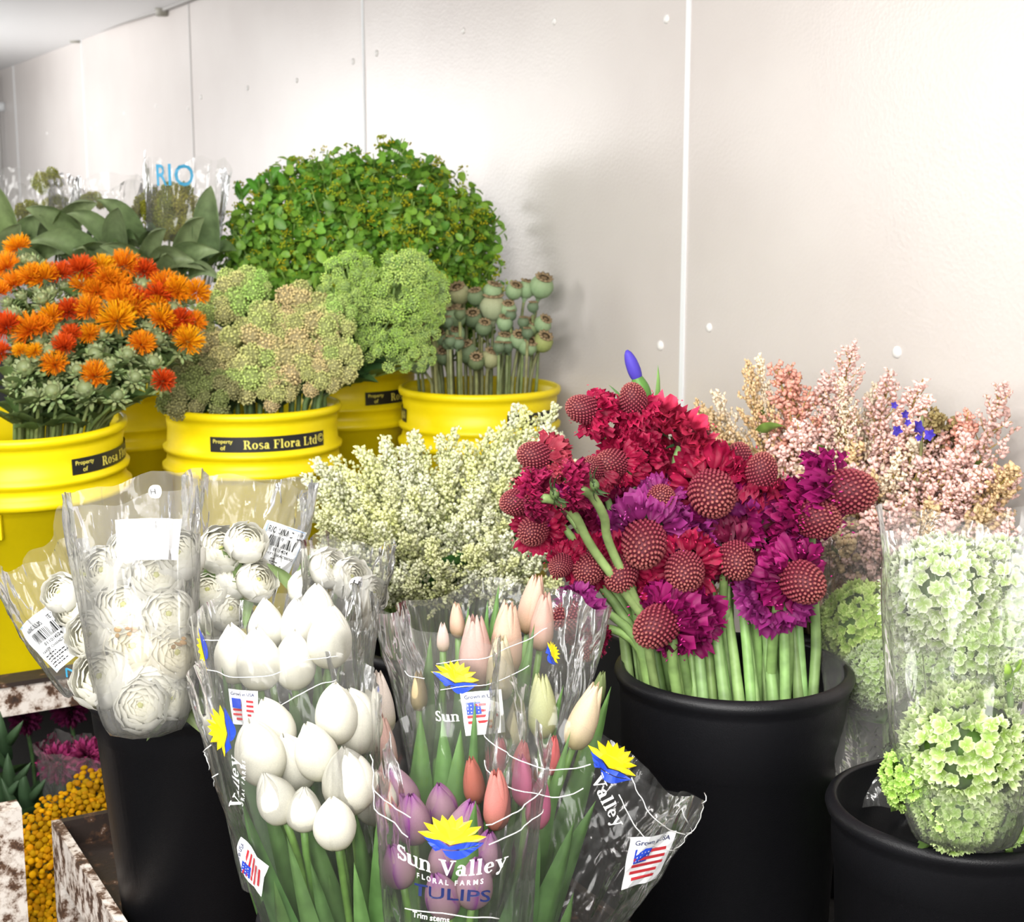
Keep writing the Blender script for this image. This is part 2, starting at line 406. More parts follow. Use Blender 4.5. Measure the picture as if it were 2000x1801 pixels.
def plume_mesh(seed, dens=1.0, c_lo=(.80, .88, .36), c_hi=(1.0, 1.0, .84), wid=.29):
    """unit-high feathery plume: florets, and its branching stalk"""
    r = random.Random(seed); mb = MB(); st = MB()
    bend = Vector((r.uniform(-.12, .12), r.uniform(-.12, .12), 0))
    ax = lambda t: Vector((0, 0, t)) + bend*t*t
    st.tube([ax(i/8) for i in range(9)], [.012*(1-.7*i/8) for i in range(9)], 4, (.36, .42, .16))
    nb = 30
    for i in range(nb):
        t = .05 + .93*(i/nb)**.9; L = wid*1.25*(1-t)**.9*r.uniform(.65, 1.2)+.03; a = i*GOLD+r.uniform(-.3, .3)
        o = Vector((math.cos(a), math.sin(a), r.uniform(.9, 1.7))).normalized(); p0 = ax(t); cv = Vector((0, 0, .10*L))
        st.tube([p0, p0+o*L*.5, p0+o*L+cv], [.006, .004, .003], 3, (.42, .46, .2))
        m = int((5+50*L)*dens)
        for k in range(m):
            s = (k+.5)/m; c = p0+o*L*s+cv*s*s; jt = .022*(1-.75*s)
            c = c + Vector((r.gauss(0, jt), r.gauss(0, jt), r.gauss(0, jt)))
            f = min(1, max(0, .35+.55*t+.3*s+r.uniform(-.45, .35)))
            sz = r.uniform(.010, .019); mb.lump(c, (sz, sz, sz*1.6), mixc(c_lo, c_hi, f), OCT, qz((r.uniform(-1, 1), r.uniform(-1, 1), .6)))
    return mb.mesh('plume_florets', M_FLORET), st.mesh('plume_stalk', M_STEM)
AST = [plume_mesh(s) for s in range(4)]
PNK = [plume_mesh(s+20, 1.0, (.74, .58, .46), (1.0, .95, .90), .34) for s in range(3)]

def saff_parts(seed, c0, c1):
    r = random.Random(seed); tf = MB()
    for i, p in enumerate(fib(300, -.25)):
        d = (p + Vector((r.uniform(-.25, .25), r.uniform(-.25, .25), r.uniform(-.2, .2)))).normalized(); L = r.uniform(.72, 1.08)
        q = qz(d, r.uniform(0, 6)); s = q @ Vector((1, 0, 0)); b = Vector((d.x*.25, d.y*.25, .35)); cv = Vector((r.uniform(-.2, .2), r.uniform(-.2, .2), .1))
        cm = mixc(c0, c1, min(1, r.uniform(0, .6)+.5*d.z)); w = .034
        vs = [b-s*w*.6, b+s*w*.6, b+d*L*.6-s*w, b+d*L*.6+s*w, b+d*L+cv*.6-s*w*1.4, b+d*L*.9+cv*.4, b+d*L+cv*.6+s*w*1.4]
        tf.add(vs, [(0, 1, 3, 2), (2, 3, 5), (2, 5, 4), (3, 6, 5)], [c0, c0, cm, cm, c1, cm, c1])
    return tf.mesh('safflower_tuft', M_PETAL)
def saff_bud():
    mb = MB(); mb.lump((0, 0, -.2), (.62, .62, .68), (.30, .36, .16), ICO2)
    for ring, (z, n) in enumerate(((.25, 9), (-.1, 10), (-.5, 9), (-.8, 7))):
        for i in range(n):
            a = 2*PI*(i+.5*ring)/n; o = Vector((math.cos(a), math.sin(a), 0)); s = Vector((-math.sin(a), math.cos(a), 0))
            fl = .15+.28*ring; c = jit((.52, .60, .30), .3)
            blade(mb, o*.5+Vector((0, 0, z-.35)), o*(.5+fl)+Vector((0, 0, z+.25-.14*ring)), .36, o*.1, s, c, .3, 2, 4, mixc(c, (.16, .24, .07), ring/3))
    return mb.mesh('safflower_bud', M_LEAF)
SAF = {'yellow': [saff_parts(1, H('#f0860a'), H('#ffc21a')), saff_parts(2, H('#ee7a10'), H('#ffb414'))],
       'orange': [saff_parts(3, H('#ea620e'), H('#ffa81c')), saff_parts(4, H('#ec680e'), H('#ffb01e'))],
       'red': [saff_parts(5, H('#c0340e'), H('#f4661e')), saff_parts(6, H('#b8300f'), H('#ee5c1c'))]}
SAFB = saff_bud()

def poppy_pod(seed):
    r = random.Random(seed); mb = MB()
    prof = [(.16, -1.5), (.2, -1.25), (.34, -1.12), (.30, -1.03), (.55, -.9), (.85, -.6), (1, -.15), (.98, .2), (.86, .5), (.66, .72), (.5, .8)]
    g = r.uniform(0, 1); cols = []
    for (_, z) in prof: cols.append(mixc(mixc((.25, .30, .15), (.28, .37, .23), g), (.34, .33, .20), .35*max(0, z)))
    mb.lathe(prof, 30, cols, lambda a, z: 1+.035*math.cos(10*a)*(1-abs(z)*.6))
    cr = MB(); n = 40
    vs = [Vector((0, 0, .86))]; cs = [(.20, .13, .06)]
    for j, (rr, z) in enumerate(((.4, .88), (.74, .95), (.72, .84), (.4, .76))):
        for k in range(n):
            a = 2*PI*k/n; rs = rr*(1+(.10*math.cos(10*a) if j in (1, 2) else 0)); vs.append(Vector((rs*math.cos(a), rs*math.sin(a), z+(.05*math.cos(10*a) if j < 3 else 0))))
            cs.append(mixc((.20, .13, .07), (.42, .32, .17), .5+.5*math.cos(10*a)))
    fs = [(0, 1+k, 1+(k+1) % n) for k in range(n)]
    for j in range(3):
        for k in range(n): fs.append((1+j*n+k, 1+j*n+(k+1) % n, 1+(j+1)*n+(k+1) % n, 1+(j+1)*n+k))
    cr.add(vs, fs, cs)
    return mb.mesh('poppy_pod', M_POD), cr.mesh('poppy_crown', M_POD)
POP = [poppy_pod(s) for s in range(3)]

def sprig_mesh(seed):
    """unit sprig of round leaves with small yellow-green flower clusters"""
    r = random.Random(seed); lf = MB(); fl = MB(); st = MB()
    for i in range(62):
        d = Vector((r.gauss(0, 1), r.gauss(0, 1), r.gauss(.25, 1))).normalized(); c = d*r.uniform(.35, 1.0); c.z *= .9
        q = qz(d*.5+Vector((r.uniform(-.8, .8), r.uniform(-.8, .8), r.uniform(-.2, .9))), r.uniform(0, 6)); s = r.uniform(.18, .36)
        col = mixc((.09, .27, .02), (.32, .58, .06), r.random()**1.2); k = r.uniform(.1, .5)
        def fn(u, v):
            x = (u-.5)*2; w = math.sin(PI*(.08+.86*v))**.7*.8
            return c + q @ (Vector((x*w*.62, v*1.25-.6, k*abs(x)*w*.6 - .25*v*v))*s)
        lf.grid(fn, 2, 4, lambda u, v: mixc(col, (.32, .52, .10), .35*(1-abs(u-.5)*2)))
    for i in range(9):
        d = Vector((r.gauss(0, 1), r.gauss(0, 1), r.gauss(.3, 1))).normalized(); c = d*r.uniform(.75, 1.02)
        col = mixc((.40, .56, .04), (.66, .60, .03), r.random())
        fl.tube([(0, 0, -.2), c], [.012, .008], 3, (.25, .40, .05))
        for k in range(9):
            fl.lump(c + Vector((r.gauss(0, .07), r.gauss(0, .07), r.gauss(0, .05))), r.uniform(.03, .05), jit(col, .25), OCT)
    for i in range(5):
        d = Vector((r.uniform(-.7, .7), r.uniform(-.7, .7), r.uniform(.2, .9))); st.tube(herm(Vector((0, 0, -1)), Vector((0, 0, .8)), d, d*.5, 4), .025, 4, (.20, .34, .06))
    return lf.mesh('round_leaves', M_LEAF), fl.mesh('flower_clusters', M_FLORET), st.mesh('branching_stalks', M_STEM)
BUP = [sprig_mesh(s) for s in range(4)]

def button_mesh(seed):
    r = random.Random(seed); mb = MB(); st = MB()
    for i in range(22):
        rr = math.sqrt((i+.5)/22); a = i*GOLD; p = Vector((rr*math.cos(a), rr*math.sin(a), .35*(1-rr*rr)+r.uniform(-.12, .12)))
        s = r.uniform(.15, .2); mb.lump(p, (s, s, s*.7), jit(H('#e2a808'), .28), ICO2, qz(p+Vector((0, 0, 1))))
        st.tube([(0, 0, -1), p*.5+Vector((0, 0, -.3)), p], .025, 3, (.10, .13, .03))
    return mb.mesh('yellow_buttons', M_FLORET), st.mesh('branching_stalks', M_STEM)
BUT = [button_mesh(s) for s in range(2)]

def mum_mesh(seed):
    r = random.Random(seed); mb = MB()
    for i, p in enumerate(fib(340, -.8)):
        q = qz(p+Vector((r.uniform(-.25, .25), r.uniform(-.25, .25), .0)), r.uniform(0, 6)); L = r.uniform(.85, 1.1); c = jit((1, 1, 1), .35)
        s = q @ Vector((1, 0, 0)); d = q @ Vector((0, 0, 1)); n = q @ Vector((0, 1, 0))
        mb.add([d*.3-s*.03, d*.3+s*.03, d*L*.8-s*.09+n*.05, d*L*.8+s*.09+n*.05, d*L-n*.06], [(0, 1, 3, 2), (2, 3, 4)], [tuple(x*.4 for x in c)]*2+[c]*3)
    return mb.mesh('ray_petals', M_PETAL)
MUM = mum_mesh(1)

# ------------------------------------------------------------------ one flower of each kind
def leaf_part(root, base, tip, w, bow, side, col, c2=None, name='leaf', cup=.35, pw=.75):
    mb = MB(); blade(mb, base, tip, w, bow, side, col, cup, 4, 10, c2, pw); return obj(name, mb.mesh(name, M_LEAF), root)

def tulip(px, py, Y, hpx, kind, d, tint, base, label, group, leaves=1, lw=.035, llen=.75):
    """(px,py): middle of the bloom; hpx its height in the photo; d: which way it points"""
    c = pt(px, py, Y); h = hpx/ppm(Y); d = Vector(d).normalized(); foot = c - d*h*.5
    root = thing('tulip', base, label, 'tulip', group)
    stem_to(root, foot + d*h*.04, d, .0042, jit((.14, .27, .055), .15), 9, .45, None, 7)
    obj('petals', R.choice(TUL[kind]), root, foot-Vector(base), qz(d, U(0, 6)), (h*U(.95, 1.05), h*U(.95, 1.05), h), tint)
    for i in range(leaves):
        a = U(-1.2, 1.2); o = Vector((math.sin(a), -.55*math.cos(a), 0)); b0 = Vector(base); e = foot - b0
        tp = e*U(llen-.1, llen+.2) + o*U(.02, .05); g = jit((.085, .19, .055), .25)
        leaf_part(root, e*.15+o*.008, tp, lw*U(.8, 1.2), o*.02, Vector((math.cos(a), .4*math.sin(a), 0)), g, mixc(g, (.2, .36, .10), .5))
    return root

# ------------------------------------------------------------------ lettering
def arcpoly(cx, cy, rx, ry, a0, a1, tx, ty, n=22):
    a0, a1 = math.radians(a0), math.radians(a1); out = []
    for i in range(n):
        b0, b1 = a0+(a1-a0)*i/n, a0+(a1-a0)*(i+1)/n
        o = lambda a: (cx+rx*math.cos(a), cy+ry*math.sin(a)); k = lambda a: (cx+(rx-tx)*math.cos(a), cy+(ry-ty)*math.sin(a))
        out.append([o(b0), o(b1), k(b1), k(b0)])
    return out
def rc(x0, y0, x1, y1): return [[(x0, y0), (x1, y0), (x1, y1), (x0, y1)]]
A = arcpoly
GL = {   # a bold slab-serif alphabet, just the letters needed; x-height 1, capitals 1.4
 'u': (1.3, rc(.12, .3, .42, 1)+rc(0, .9, .42, 1)+A(.62, .32, .5, .32, 180, 330, .3, .12)+rc(.82, 0, 1.12, 1)+rc(.68, .9, 1.12, 1)+rc(.82, 0, 1.24, .1)),
 'n': (1.32, rc(.12, 0, .42, 1)+rc(0, 0, .54, .1)+rc(0, .9, .42, 1)+A(.62, .66, .5, .34, 0, 160, .3, .12)+rc(.82, 0, 1.12, .68)+rc(.7, 0, 1.24, .1)),
 'a': (1.1, rc(.56, 0, .86, .7)+A(.48, .66, .38, .34, 0, 170, .3, .1)+A(.38, .29, .38, .3, 0, 360, .28, .1)+rc(.56, 0, 1.02, .1)),
 'l': (.62, rc(.12, 0, .42, 1.45)+rc(0, 0, .54, .1)+rc(0, 1.35, .42, 1.45)),
 'e': (1.08, A(.5, .5, .5, .5, 0, 320, .3, .11)+rc(.2, .45, .98, .55)),
 'o': (1.12, A(.52, .5, .52, .5, 0, 360, .3, .1)),
 'y': (1.2, [[(.05, 1), (.4, 1), (.78, .2), (.6, .0)], [(.96, 1), (1.08, 1), (.52, -.4), (.38, -.4)]]+rc(-.05, .9, .52, 1)+rc(.78, .9, 1.22, 1)+A(.36, -.32, .18, .14, 0, 360, .17, .13)),
 'V': (1.5, [[(.1, 1.4), (.5, 1.4), (.95, .25), (.75, 0)], [(1.24, 1.4), (1.38, 1.4), (.84, 0), (.74, 0)]]+rc(-.05, 1.3, .66, 1.4)+rc(1.05, 1.3, 1.55, 1.4)),
 'S': (1.12, A(.52, 1.04, .46, .38, 25, 255, .3, .12)+A(.54, .38, .5, .40, 75, -155, .3, .12)+[[(.2, 1.0), (.5, .92), (.86, .5), (.5, .56)]]+rc(.86, 1.0, .96, 1.42)+rc(.06, 0, .16, .45)),
 's': (.86, A(.4, .73, .35, .27, 25, 255, .22, .09)+A(.42, .27, .38, .28, 75, -155, .22, .09)+[[(.15, .72), (.4, .64), (.66, .34), (.38, .4)]]),
 'R': (1.45, rc(.14, 0, .46, 1.4)+rc(0, 0, .6, .1)+rc(0, 1.3, .7, 1.4)+rc(.4, .62, .7, .72)+A(.66, 1.01, .46, .39, -90, 90, .32, .1)+[[(.6, .68), (.92, .68), (1.38, .02), (1.0, .0)]]+rc(1.0, 0, 1.45, .1)),
 'F': (1.2, rc(.14, 0, .46, 1.4)+rc(0, 0, .62, .1)+rc(0, 1.3, 1.1, 1.4)+rc(1.0, .98, 1.1, 1.4)+rc(.4, .66, .8, .76)+rc(.72, .52, .82, .9)),
 'r': (.92, rc(.12, 0, .42, 1)+rc(0, 0, .56, .1)+rc(0, .9, .42, 1)+A(.66, .66, .26, .34, 30, 180, .2, .14)+A(.76, .78, .15, .15, 0, 360, .14, .14)),
 'L': (1.18, rc(.14, 0, .46, 1.4)+rc(0, 1.3, .62, 1.4)+rc(0, 0, 1.1, .1)+rc(1.0, 0, 1.1, .5)),
 't': (.72, rc(.16, .18, .46, 1.28)+rc(0, .88, .68, 1)+A(.44, .2, .28, .2, 180, 320, .28, .1)),
 'd': (1.25, rc(.72, 0, 1.02, 1.45)+A(.5, .5, .48, .5, 60, 300, .3, .1)+rc(.6, 1.35, 1.02, 1.45)+rc(.72, 0, 1.15, .1)),
 ' ': (.5, []),
 '@': (1.5, A(.7, .7, .68, .68, 0, 360, .12, .12)+A(.7, .7, .38, .38, 45, 315, .14, .14))}
def glyphs(text, width=None, sq=1.0, sp=.08):
    """polygons of a line of lettering, centred on x, scaled so that it is 'width' wide; gives (polygons, x-height)"""
    x = 0; out = []
    for ch in text:
        w, ps = GL[ch]; out += [[(x+a*1.0, b*sq) for a, b in p] for p in ps]; x += w+sp
    x -= sp; k = (width or x)/x
    return [[((a-x/2)*k, b*k) for a, b in p] for p in out], k
_fc = {}
def sans(text, width):
    """plain lettering from Blender's own built-in typeface, as triangles, centred, 'width' wide"""
    if text not in _fc:
        cu = bpy.data.curves.new('lettering', 'FONT'); cu.body = text; cu.align_x = 'CENTER'; cu.offset = .012; cu.resolution_u = 3
        o = bpy.data.objects.new('lettering', cu); me = bpy.data.meshes.new_from_object(o)
        vs = [(v.co.x, v.co.y) for v in me.vertices]; fs = [tuple(p.vertices) for p in me.polygons]
        bpy.data.objects.remove(o); bpy.data.curves.remove(cu); bpy.data.meshes.remove(me); _fc[text] = (vs, fs)
    vs, fs = _fc[text]; x0 = min(v[0] for v in vs); x1 = max(v[0] for v in vs); k = width/(x1-x0)
    return [[((vs[i][0]-(x0+x1)/2)*k, vs[i][1]*k) for i in f] for f in fs]
def ribbon(pts, w):
    out = []
    for (a, b) in zip(pts, pts[1:]):
        dx, dy = b[0]-a[0], b[1]-a[1]; l = math.hypot(dx, dy) or 1; nx, ny = -dy/l*w/2, dx/l*w/2
        out.append([(a[0]+nx, a[1]+ny), (b[0]+nx, b[1]+ny), (b[0]-nx, b[1]-ny), (a[0]-nx, a[1]-ny)])
    return out
def rrect(w, h, r, n=5):
    out = []
    for cx, cy, a in ((w/2-r, h/2-r, 0), (-w/2+r, h/2-r, 90), (-w/2+r, -h/2+r, 180), (w/2-r, -h/2+r, 270)):
        for i in range(n+1):
            t = math.radians(a+90*i/n); out.append((cx+r*math.cos(t), cy+r*math.sin(t)))
    return out
def gridquads(w, h, nx, ny):
    return [[(-w/2+w*i/nx, -h/2+h*j/ny), (-w/2+w*(i+1)/nx, -h/2+h*j/ny), (-w/2+w*(i+1)/nx, -h/2+h*(j+1)/ny), (-w/2+w*i/nx, -h/2+h*(j+1)/ny)] for i in range(nx) for j in range(ny)]
def move(ps, dx=0, dy=0, k=1.0, rot=0.0, bow=0.0, lean=0.0):
    c, s = math.cos(rot), math.sin(rot)
    out = []
    for p in ps:
        q = []
        for x, y in p:
            y += bow*x*x; x, y = x*k, y*k; q.append((x*c-y*s+dx, x*s+y*c+dy))
        out.append(q)
    return out
def decal(name, polys, mp, mat, parent):
    """flat printing laid on a surface: mp(x, y) gives the point"""
    mb = MB()
    for p in polys:
        mb.add([mp(x, y) for x, y in p], [tuple(range(len(p)))])
    return obj(name, mb.mesh(name, mat, False), parent)
def sunburst():
    ps = []
    for i in range(9):
        a = math.radians(8+164*i/8); dx, dy = math.cos(a), math.sin(a); L = 1/math.sqrt((dx/.53)**2+(dy/.40)**2)
        nx, ny = -dy, dx; w = .066
        ps.append([(0, 0), (dx*L*.45-nx*w*.9, dy*L*.45-ny*w*.7), (dx*L*.72-nx*w, dy*L*.72-ny*w*.8), (dx*L, dy*L), (dx*L*.72+nx*w, dy*L*.72+ny*w*.8), (dx*L*.45+nx*w*.9, dy*L*.45+ny*w*.7)])
    ps.append([(-.34, .05), (0, -.07), (.34, .02), (.2, .11), (0, .15), (-.2, .11)])
    return ps
def leafprint():
    up = [(-.12+.62*t, -.13+.13*t+.05*math.sin(PI*t)) for t in [i/10 for i in range(11)]]
    lo = [(-.12+.62*t, -.15+.15*t-.19*math.sin(PI*t**.8)) for t in [i/10 for i in range(11)]]
    mid = [(-.12+.52*t, -.14+.09*t-.035*math.sin(PI*t)) for t in [i/10 for i in range(11)]]
    ps = []
    for k in range(10):
        ps.append([up[k], up[k+1], (mid[k+1][0], mid[k+1][1]+.012), (mid[k][0], mid[k][1]+.012)])
        ps.append([(mid[k][0], mid[k][1]-.006), (mid[k+1][0], mid[k+1][1]-.006), lo[k+1], lo[k]])
    for i in range(4):
        y = .09-.075*i; x = -.5+.07*i
        ps.append([(-.02-.05*i, -.08-.012*i), (x+.15, y-.005), (x, y+.01), (x+.06, y-.045), (-.06-.05*i, -.115-.018*i)])
    return ps

# ------------------------------------------------------------------ sleeves
class Sleeve:
    """a cone of clear film round a bunch: (B, r0) foot, (T, r1) mouth"""
    def __init__(s, B, T, r0, r1, label, mat, name='flower_sleeve', pw=.8, tilt=0, tdir=0, wav=.03, wr=.006, seed=0, sy=.8, corner=0, group=None, fold=1.0):
        s.B, s.T = Vector(B), Vector(T); s.r0, s.r1, s.pw, s.sy = r0, r1, pw, sy
        s.n = (s.T-s.B).normalized(); s.L = (s.T-s.B).length
        c = CAM - s.B; c.z = 0; c = (c - s.n*c.dot(s.n)).normalized(); s.c = c; s.e1 = s.n.cross(c)
        s.tilt, s.tdir, s.wav, s.wr, s.seed, s.corner, s.fold = tilt, tdir, wav, wr, seed, corner, fold
        mb = MB(); NU, NV = 112, 44
        mb.grid(lambda u, v: s.surf(u*2*PI, v*s.vmax(u*2*PI)) - s.B, NU, NV, wrap=True)
        me = mb.mesh(name, mat); s.o = obj(name, me, None, s.B); tag(s.o, label, 'sleeve', group)
    def vmax(s, u):
        return 1 + s.tilt*math.cos(u-s.tdir) + s.wav*(math.sin(3*u+s.seed)+.6*math.sin(7*u+2.1*s.seed)) + s.corner*max(0, math.cos(u-s.tdir))**12
    def rad(s, v): return s.r0 + (s.r1-s.r0)*max(0, v)**s.pw
    def surf(s, u, v, off=0.0):
        r = s.rad(v)
        if s.wr:
            k = Vector((math.cos(u)*2.6, math.sin(u)*2.6, v*1.6+s.seed*7.3)); f = noise.noise(k); g = noise.noise(k*2.3+Vector((5, 1, 2)))
            r += s.wr*(f*2.2 + s.fold*(.5-abs(g)*2.0)*.9)*(.25+.75*min(1.2, v))
        r += off
        return s.B + s.n*(v*s.L) + s.e1*(math.sin(u)*r) + s.c*(math.cos(u)*r*s.sy)
    def find(s, px, py, far=False):
        best = None
        lo, hi = ((.55, 1.45) if far else (-.52, .52))
        for i in range(61):
            u = PI*(lo+(hi-lo)*i/60)
            for j in range(51):
                v = j/50*1.1; x, y = proj(s.surf(u, v)); d = (x-px)**2+(y-py)**2
                if best is None or d < best[0]: best = (d, u, v)
        return best[1], best[2]
    def at(s, px, py, rot=0, far=False, off=.0012):
        """a mapping from flat metres to the film, centred where the photo shows (px, py)"""
        u0, v0 = s.find(px, py, far); r = max(.02, s.rad(v0)); cr, sr = math.cos(rot), math.sin(rot)
        def mp(x, y, o=off):
            X, Y = x*cr-y*sr, x*sr+y*cr
            if far: o = -o; X = -X
            return s.surf(u0+X/r, v0+Y/s.L, o)-s.B
        return mp
    def logo(s, px, py, w, rot=0, far=False, letter=True, sub=True, lrot=None, lpos=None, text='Sun Valley', tw=1.9):
        mp = s.at(px, py, rot, far)
        decal('printed_flower', move(sunburst(), 0, .02*w, w), lambda x, y: mp(x, y, .0016), M_YINK, s.o)
        decal('printed_leaves', move(leafprint(), 0, 0, w), mp, M_BINK, s.o)
        if letter:
            if lpos: mp = s.at(lpos[0], lpos[1], lrot or 0, far); dy = 0
            else: dy = -.54*w
            ps, k = glyphs(text, tw*w); L = decal('printed_lettering', move(ps, 0, dy, 1, 0, .9/w*.17), mp, M_WINK, s.o)
            if sub:
                decal('printed_small_lettering', move(sans('F L O R A L   F A R M S', 1.1*w), 0, dy-.15*w, 1, 0, .9/w*.17), mp, M_WINK, s.o)
    def lines(s, pxs, w=.0011, gap=None):
        """printed white line through photo points"""
        pts = []
        for (a, b), (c, d) in zip(pxs, pxs[1:]):
            for t in range(6): pts.append((a+(c-a)*t/6, b+(d-b)*t/6))
        pts.append(pxs[-1]); uv = [s.find(*p) for p in pts]
        sm = [uv[0]]+[tuple((uv[i-1][k]+uv[i][k]*2+uv[i+1][k])/4 for k in (0, 1)) for i in range(1, len(uv)-1)]+[uv[-1]]
        sm = [sm[0]]+[tuple((sm[i-1][k]+sm[i][k]*2+sm[i+1][k])/4 for k in (0, 1)) for i in range(1, len(sm)-1)]+[sm[-1]]
        mb = MB(); mb.tube([s.surf(u, v, .0012)-s.B for u, v in sm], w/2, 4)
        return obj('printed_line', mb.mesh('printed_line', M_WINK), s.o)
    def sticker_flag(s, px, py, w, rot=0, far=False):
        mp = s.at(px, py, rot, far); h = w*1.05
        st = decal('origin_sticker', gridquads(w, h, 6, 6), mp, M_WHITE, s.o); st['label'] = 'white origin sticker with a printed flag'
        up = lambda x, y: mp(x, y, .0020)
        def clip(x0, y0, x1, y1): return [[(x0, y0), (x1, y0), (x1, y1), (x0, y1)]]
        red = []
        for i in range(5): red += clip(-.38*w+(.08*w if i == 0 else 0), -.36*h+i*.13*h, .36*w-(.1*w if i < 2 else 0), -.30*h+i*.13*h)
        decal('flag_stripes', red, up, M_RINK, st)
        decal('flag_canton', clip(-.38*w, -.02*h, -.02*w, .26*h), lambda x, y: mp(x, y, .0024), M_BINK, st)
        decal('flag_stars', [q for i in range(4) for j in range(3) for q in clip(-.35*w+i*.085*w, .02*h+j*.08*h, -.325*w+i*.085*w, .045*h+j*.08*h)], lambda x, y: mp(x, y, .0028), M_WINK, st)
        decal('lettering', move(sans('Grown in USA', w*.8), 0, .34*h), up, M_DINK, st)
    def price(s, px, py, w, h, rot=0, head='', mid='VARIETY CHARACTERISTICS', num='011014524', far=False):
        mp = s.at(px, py, rot, far); st = decal('price_label', gridquads(w, h, 6, 6), mp, M_WHITE, s.o); st['label'] = 'white price label with a barcode'
        up = lambda x, y: mp(x, y, .0020)
        b = rrect(w*.94, h*.94, w*.06); decal('label_border', ribbon(b+[b[0]], w*.012), up, M_LBLUE, st)
        tx = [[(a, .30*h+b*1.7) for a, b in p] for p in sans(head, w*.84)]
        bx = -.34*w; rr = random.Random(5)
        while bx < .34*w:
            bw = rr.choice((.010, .010, .018, .028))*w; tx += [[(bx, .05*h), (bx+bw, .05*h), (bx+bw, .25*h), (bx, .25*h)]]; bx += bw+rr.choice((.010, .018))*w
        tx += move(sans(num, w*.4), 0, -.04*h)+move(sans(mid, w*.8), 0, -.13*h)
        for i in range(5):                                       # lines of print too small to read in the photo
            x = -.40*w
            while x < (-.1+.1*(i % 3))*w:
                l = rr.uniform(.03, .07)*w; y = -.20*h-.055*h*i; tx += [[(x, y), (x+l, y), (x+l, y+.018*h), (x, y+.018*h)]]; x += l+.018*w
        decal('lettering', tx, up, M_INK, st)
    def dot(s, px, py, r, rot=0, far=False):
        mp = s.at(px, py, rot, far); st = decal('round_sticker', [[(0, 0), (r*math.cos(PI*i/12), r*math.sin(PI*i/12)), (r*math.cos(PI*(i+1)/12), r*math.sin(PI*(i+1)/12))] for i in range(24)], mp, M_WHITE, s.o)
        st['label'] = 'small round white sticker reading HS'
        decal('lettering', move(sans('HS', r*1.25), 0, -r*.36), lambda x, y: mp(x, y, .0020), M_INK, st)

# ------------------------------------------------------------------ the cold room
mb = MB(); B0 = W0 - AL*2.2
mb.box(-1.2, 14, 0, .12, 0, 2.25, (W0, AL, INW, Vector((0, 0, 1))))
def wall_mat():
    m, nt, N, L, B, OUT = new_mat('pale_embossed_metal')
    tc = N.new('ShaderNodeTexCoord'); vo = N.new('ShaderNodeTexVoronoi'); vo.inputs['Scale'].default_value = 150
    nz = N.new('ShaderNodeTexNoise'); nz.inputs['Scale'].default_value = 2.2; nz.inputs['Detail'].default_value = 4
    L.new(tc.outputs['Object'], vo.inputs['Vector']); L.new(tc.outputs['Object'], nz.inputs['Vector'])
    rp = N.new('ShaderNodeValToRGB'); rp.color_ramp.elements[0].color = (*H('#d0c8c3'), 1); rp.color_ramp.elements[1].color = (*H('#d9d2cd'), 1)
    rp.color_ramp.elements[0].position = .35; rp.color_ramp.elements[1].position = .65
    L.new(nz.outputs['Fac'], rp.inputs[0]); L.new(rp.outputs[0], B.inputs['Base Color'])
    bp = N.new('ShaderNodeBump'); bp.inputs['Strength'].default_value = .12; bp.inputs['Distance'].default_value = .002
    L.new(vo.outputs['Distance'], bp.inputs['Height']); L.new(bp.outputs[0], B.inputs['Normal'])
    B.inputs['Roughness'].default_value = .36; B.inputs['Metallic'].default_value = .1; return m
M_WALL = wall_mat()
wall = struct(obj('wall_right', mb.mesh('wall_right', M_WALL, False)))
M_TRIM = plain('white_seam', (.82, .84, .85), .45)
M_TRIMG = plain('grey_seam', (.60, .58, .56), .5)
for i, px in enumerate((1340, 714.5, 381, 172, 38)):
    P = pwall(px, 345); P = Vector((P.x, P.y, 0)); w = (.0055, .004, .0035, .004, .004)[i]
    mb = MB(); mb.box(-w, w, -.003, .002, 0, 2.19, (P, AL, INW, Vector((0, 0, 1))))
    struct(obj('trim_%d' % (i+1), mb.mesh('seam', M_TRIM if i != 2 else M_TRIMG, False)))
# screws on the wall
smb = MB(); smb.lump((0, 0, 0), (1, 1, .55), (1, 1, 1), ICO3); SCREW = smb.mesh('screw', plain('painted_screw', (.82, .80, .77), .35))
for px, py, r in ((1302, 37, 9), (1083, 42, 7), (905, 60, 6), (736, 104, 6), (690, 120, 6), (580, 157, 5), (484, 172, 5), (393, 190, 5), (368, 212, 4), (305, 207, 4), (243, 222, 3.5), (189, 242, 3), (178, 252, 3), (92, 261, 3),
                  (1290, 675, 10), (1385, 640, 9), (1752, 688, 12)):
    p = pwall(px, py); o = obj('screw', SCREW, wall, p, qz(-INW), r/ppm(p.y))
# floor and ceiling
mb = MB(); mb.box(-6, 2.2, -3, 9, -.1, 0); struct(obj('floor', mb.mesh('floor', plain('concrete', (.045, .042, .04), .7, 0, .3, .3, 30, .3), False)))
mb = MB(); mb.box(-1.2, 14, -.012, -.0005, 0, .66, (W0, AL, INW, Vector((0, 0, 1))))
struct(obj('added_shade_sheet', mb.mesh('added_shade_sheet', plain('shade_black', (.02, .02, .02), .7), False)))  # dark sheet added over the low wall, standing in for shade behind the buckets
CZ = pwall(370, 0).z
mb = MB(); mb.box(-1.2, 14, -4.5, .0, CZ, CZ+.1, (W0, AL, INW, Vector((0, 0, 1))))
struct(obj('ceiling', mb.mesh('ceiling', plain('white_ceiling', (.93, .93, .93), .5), False)))
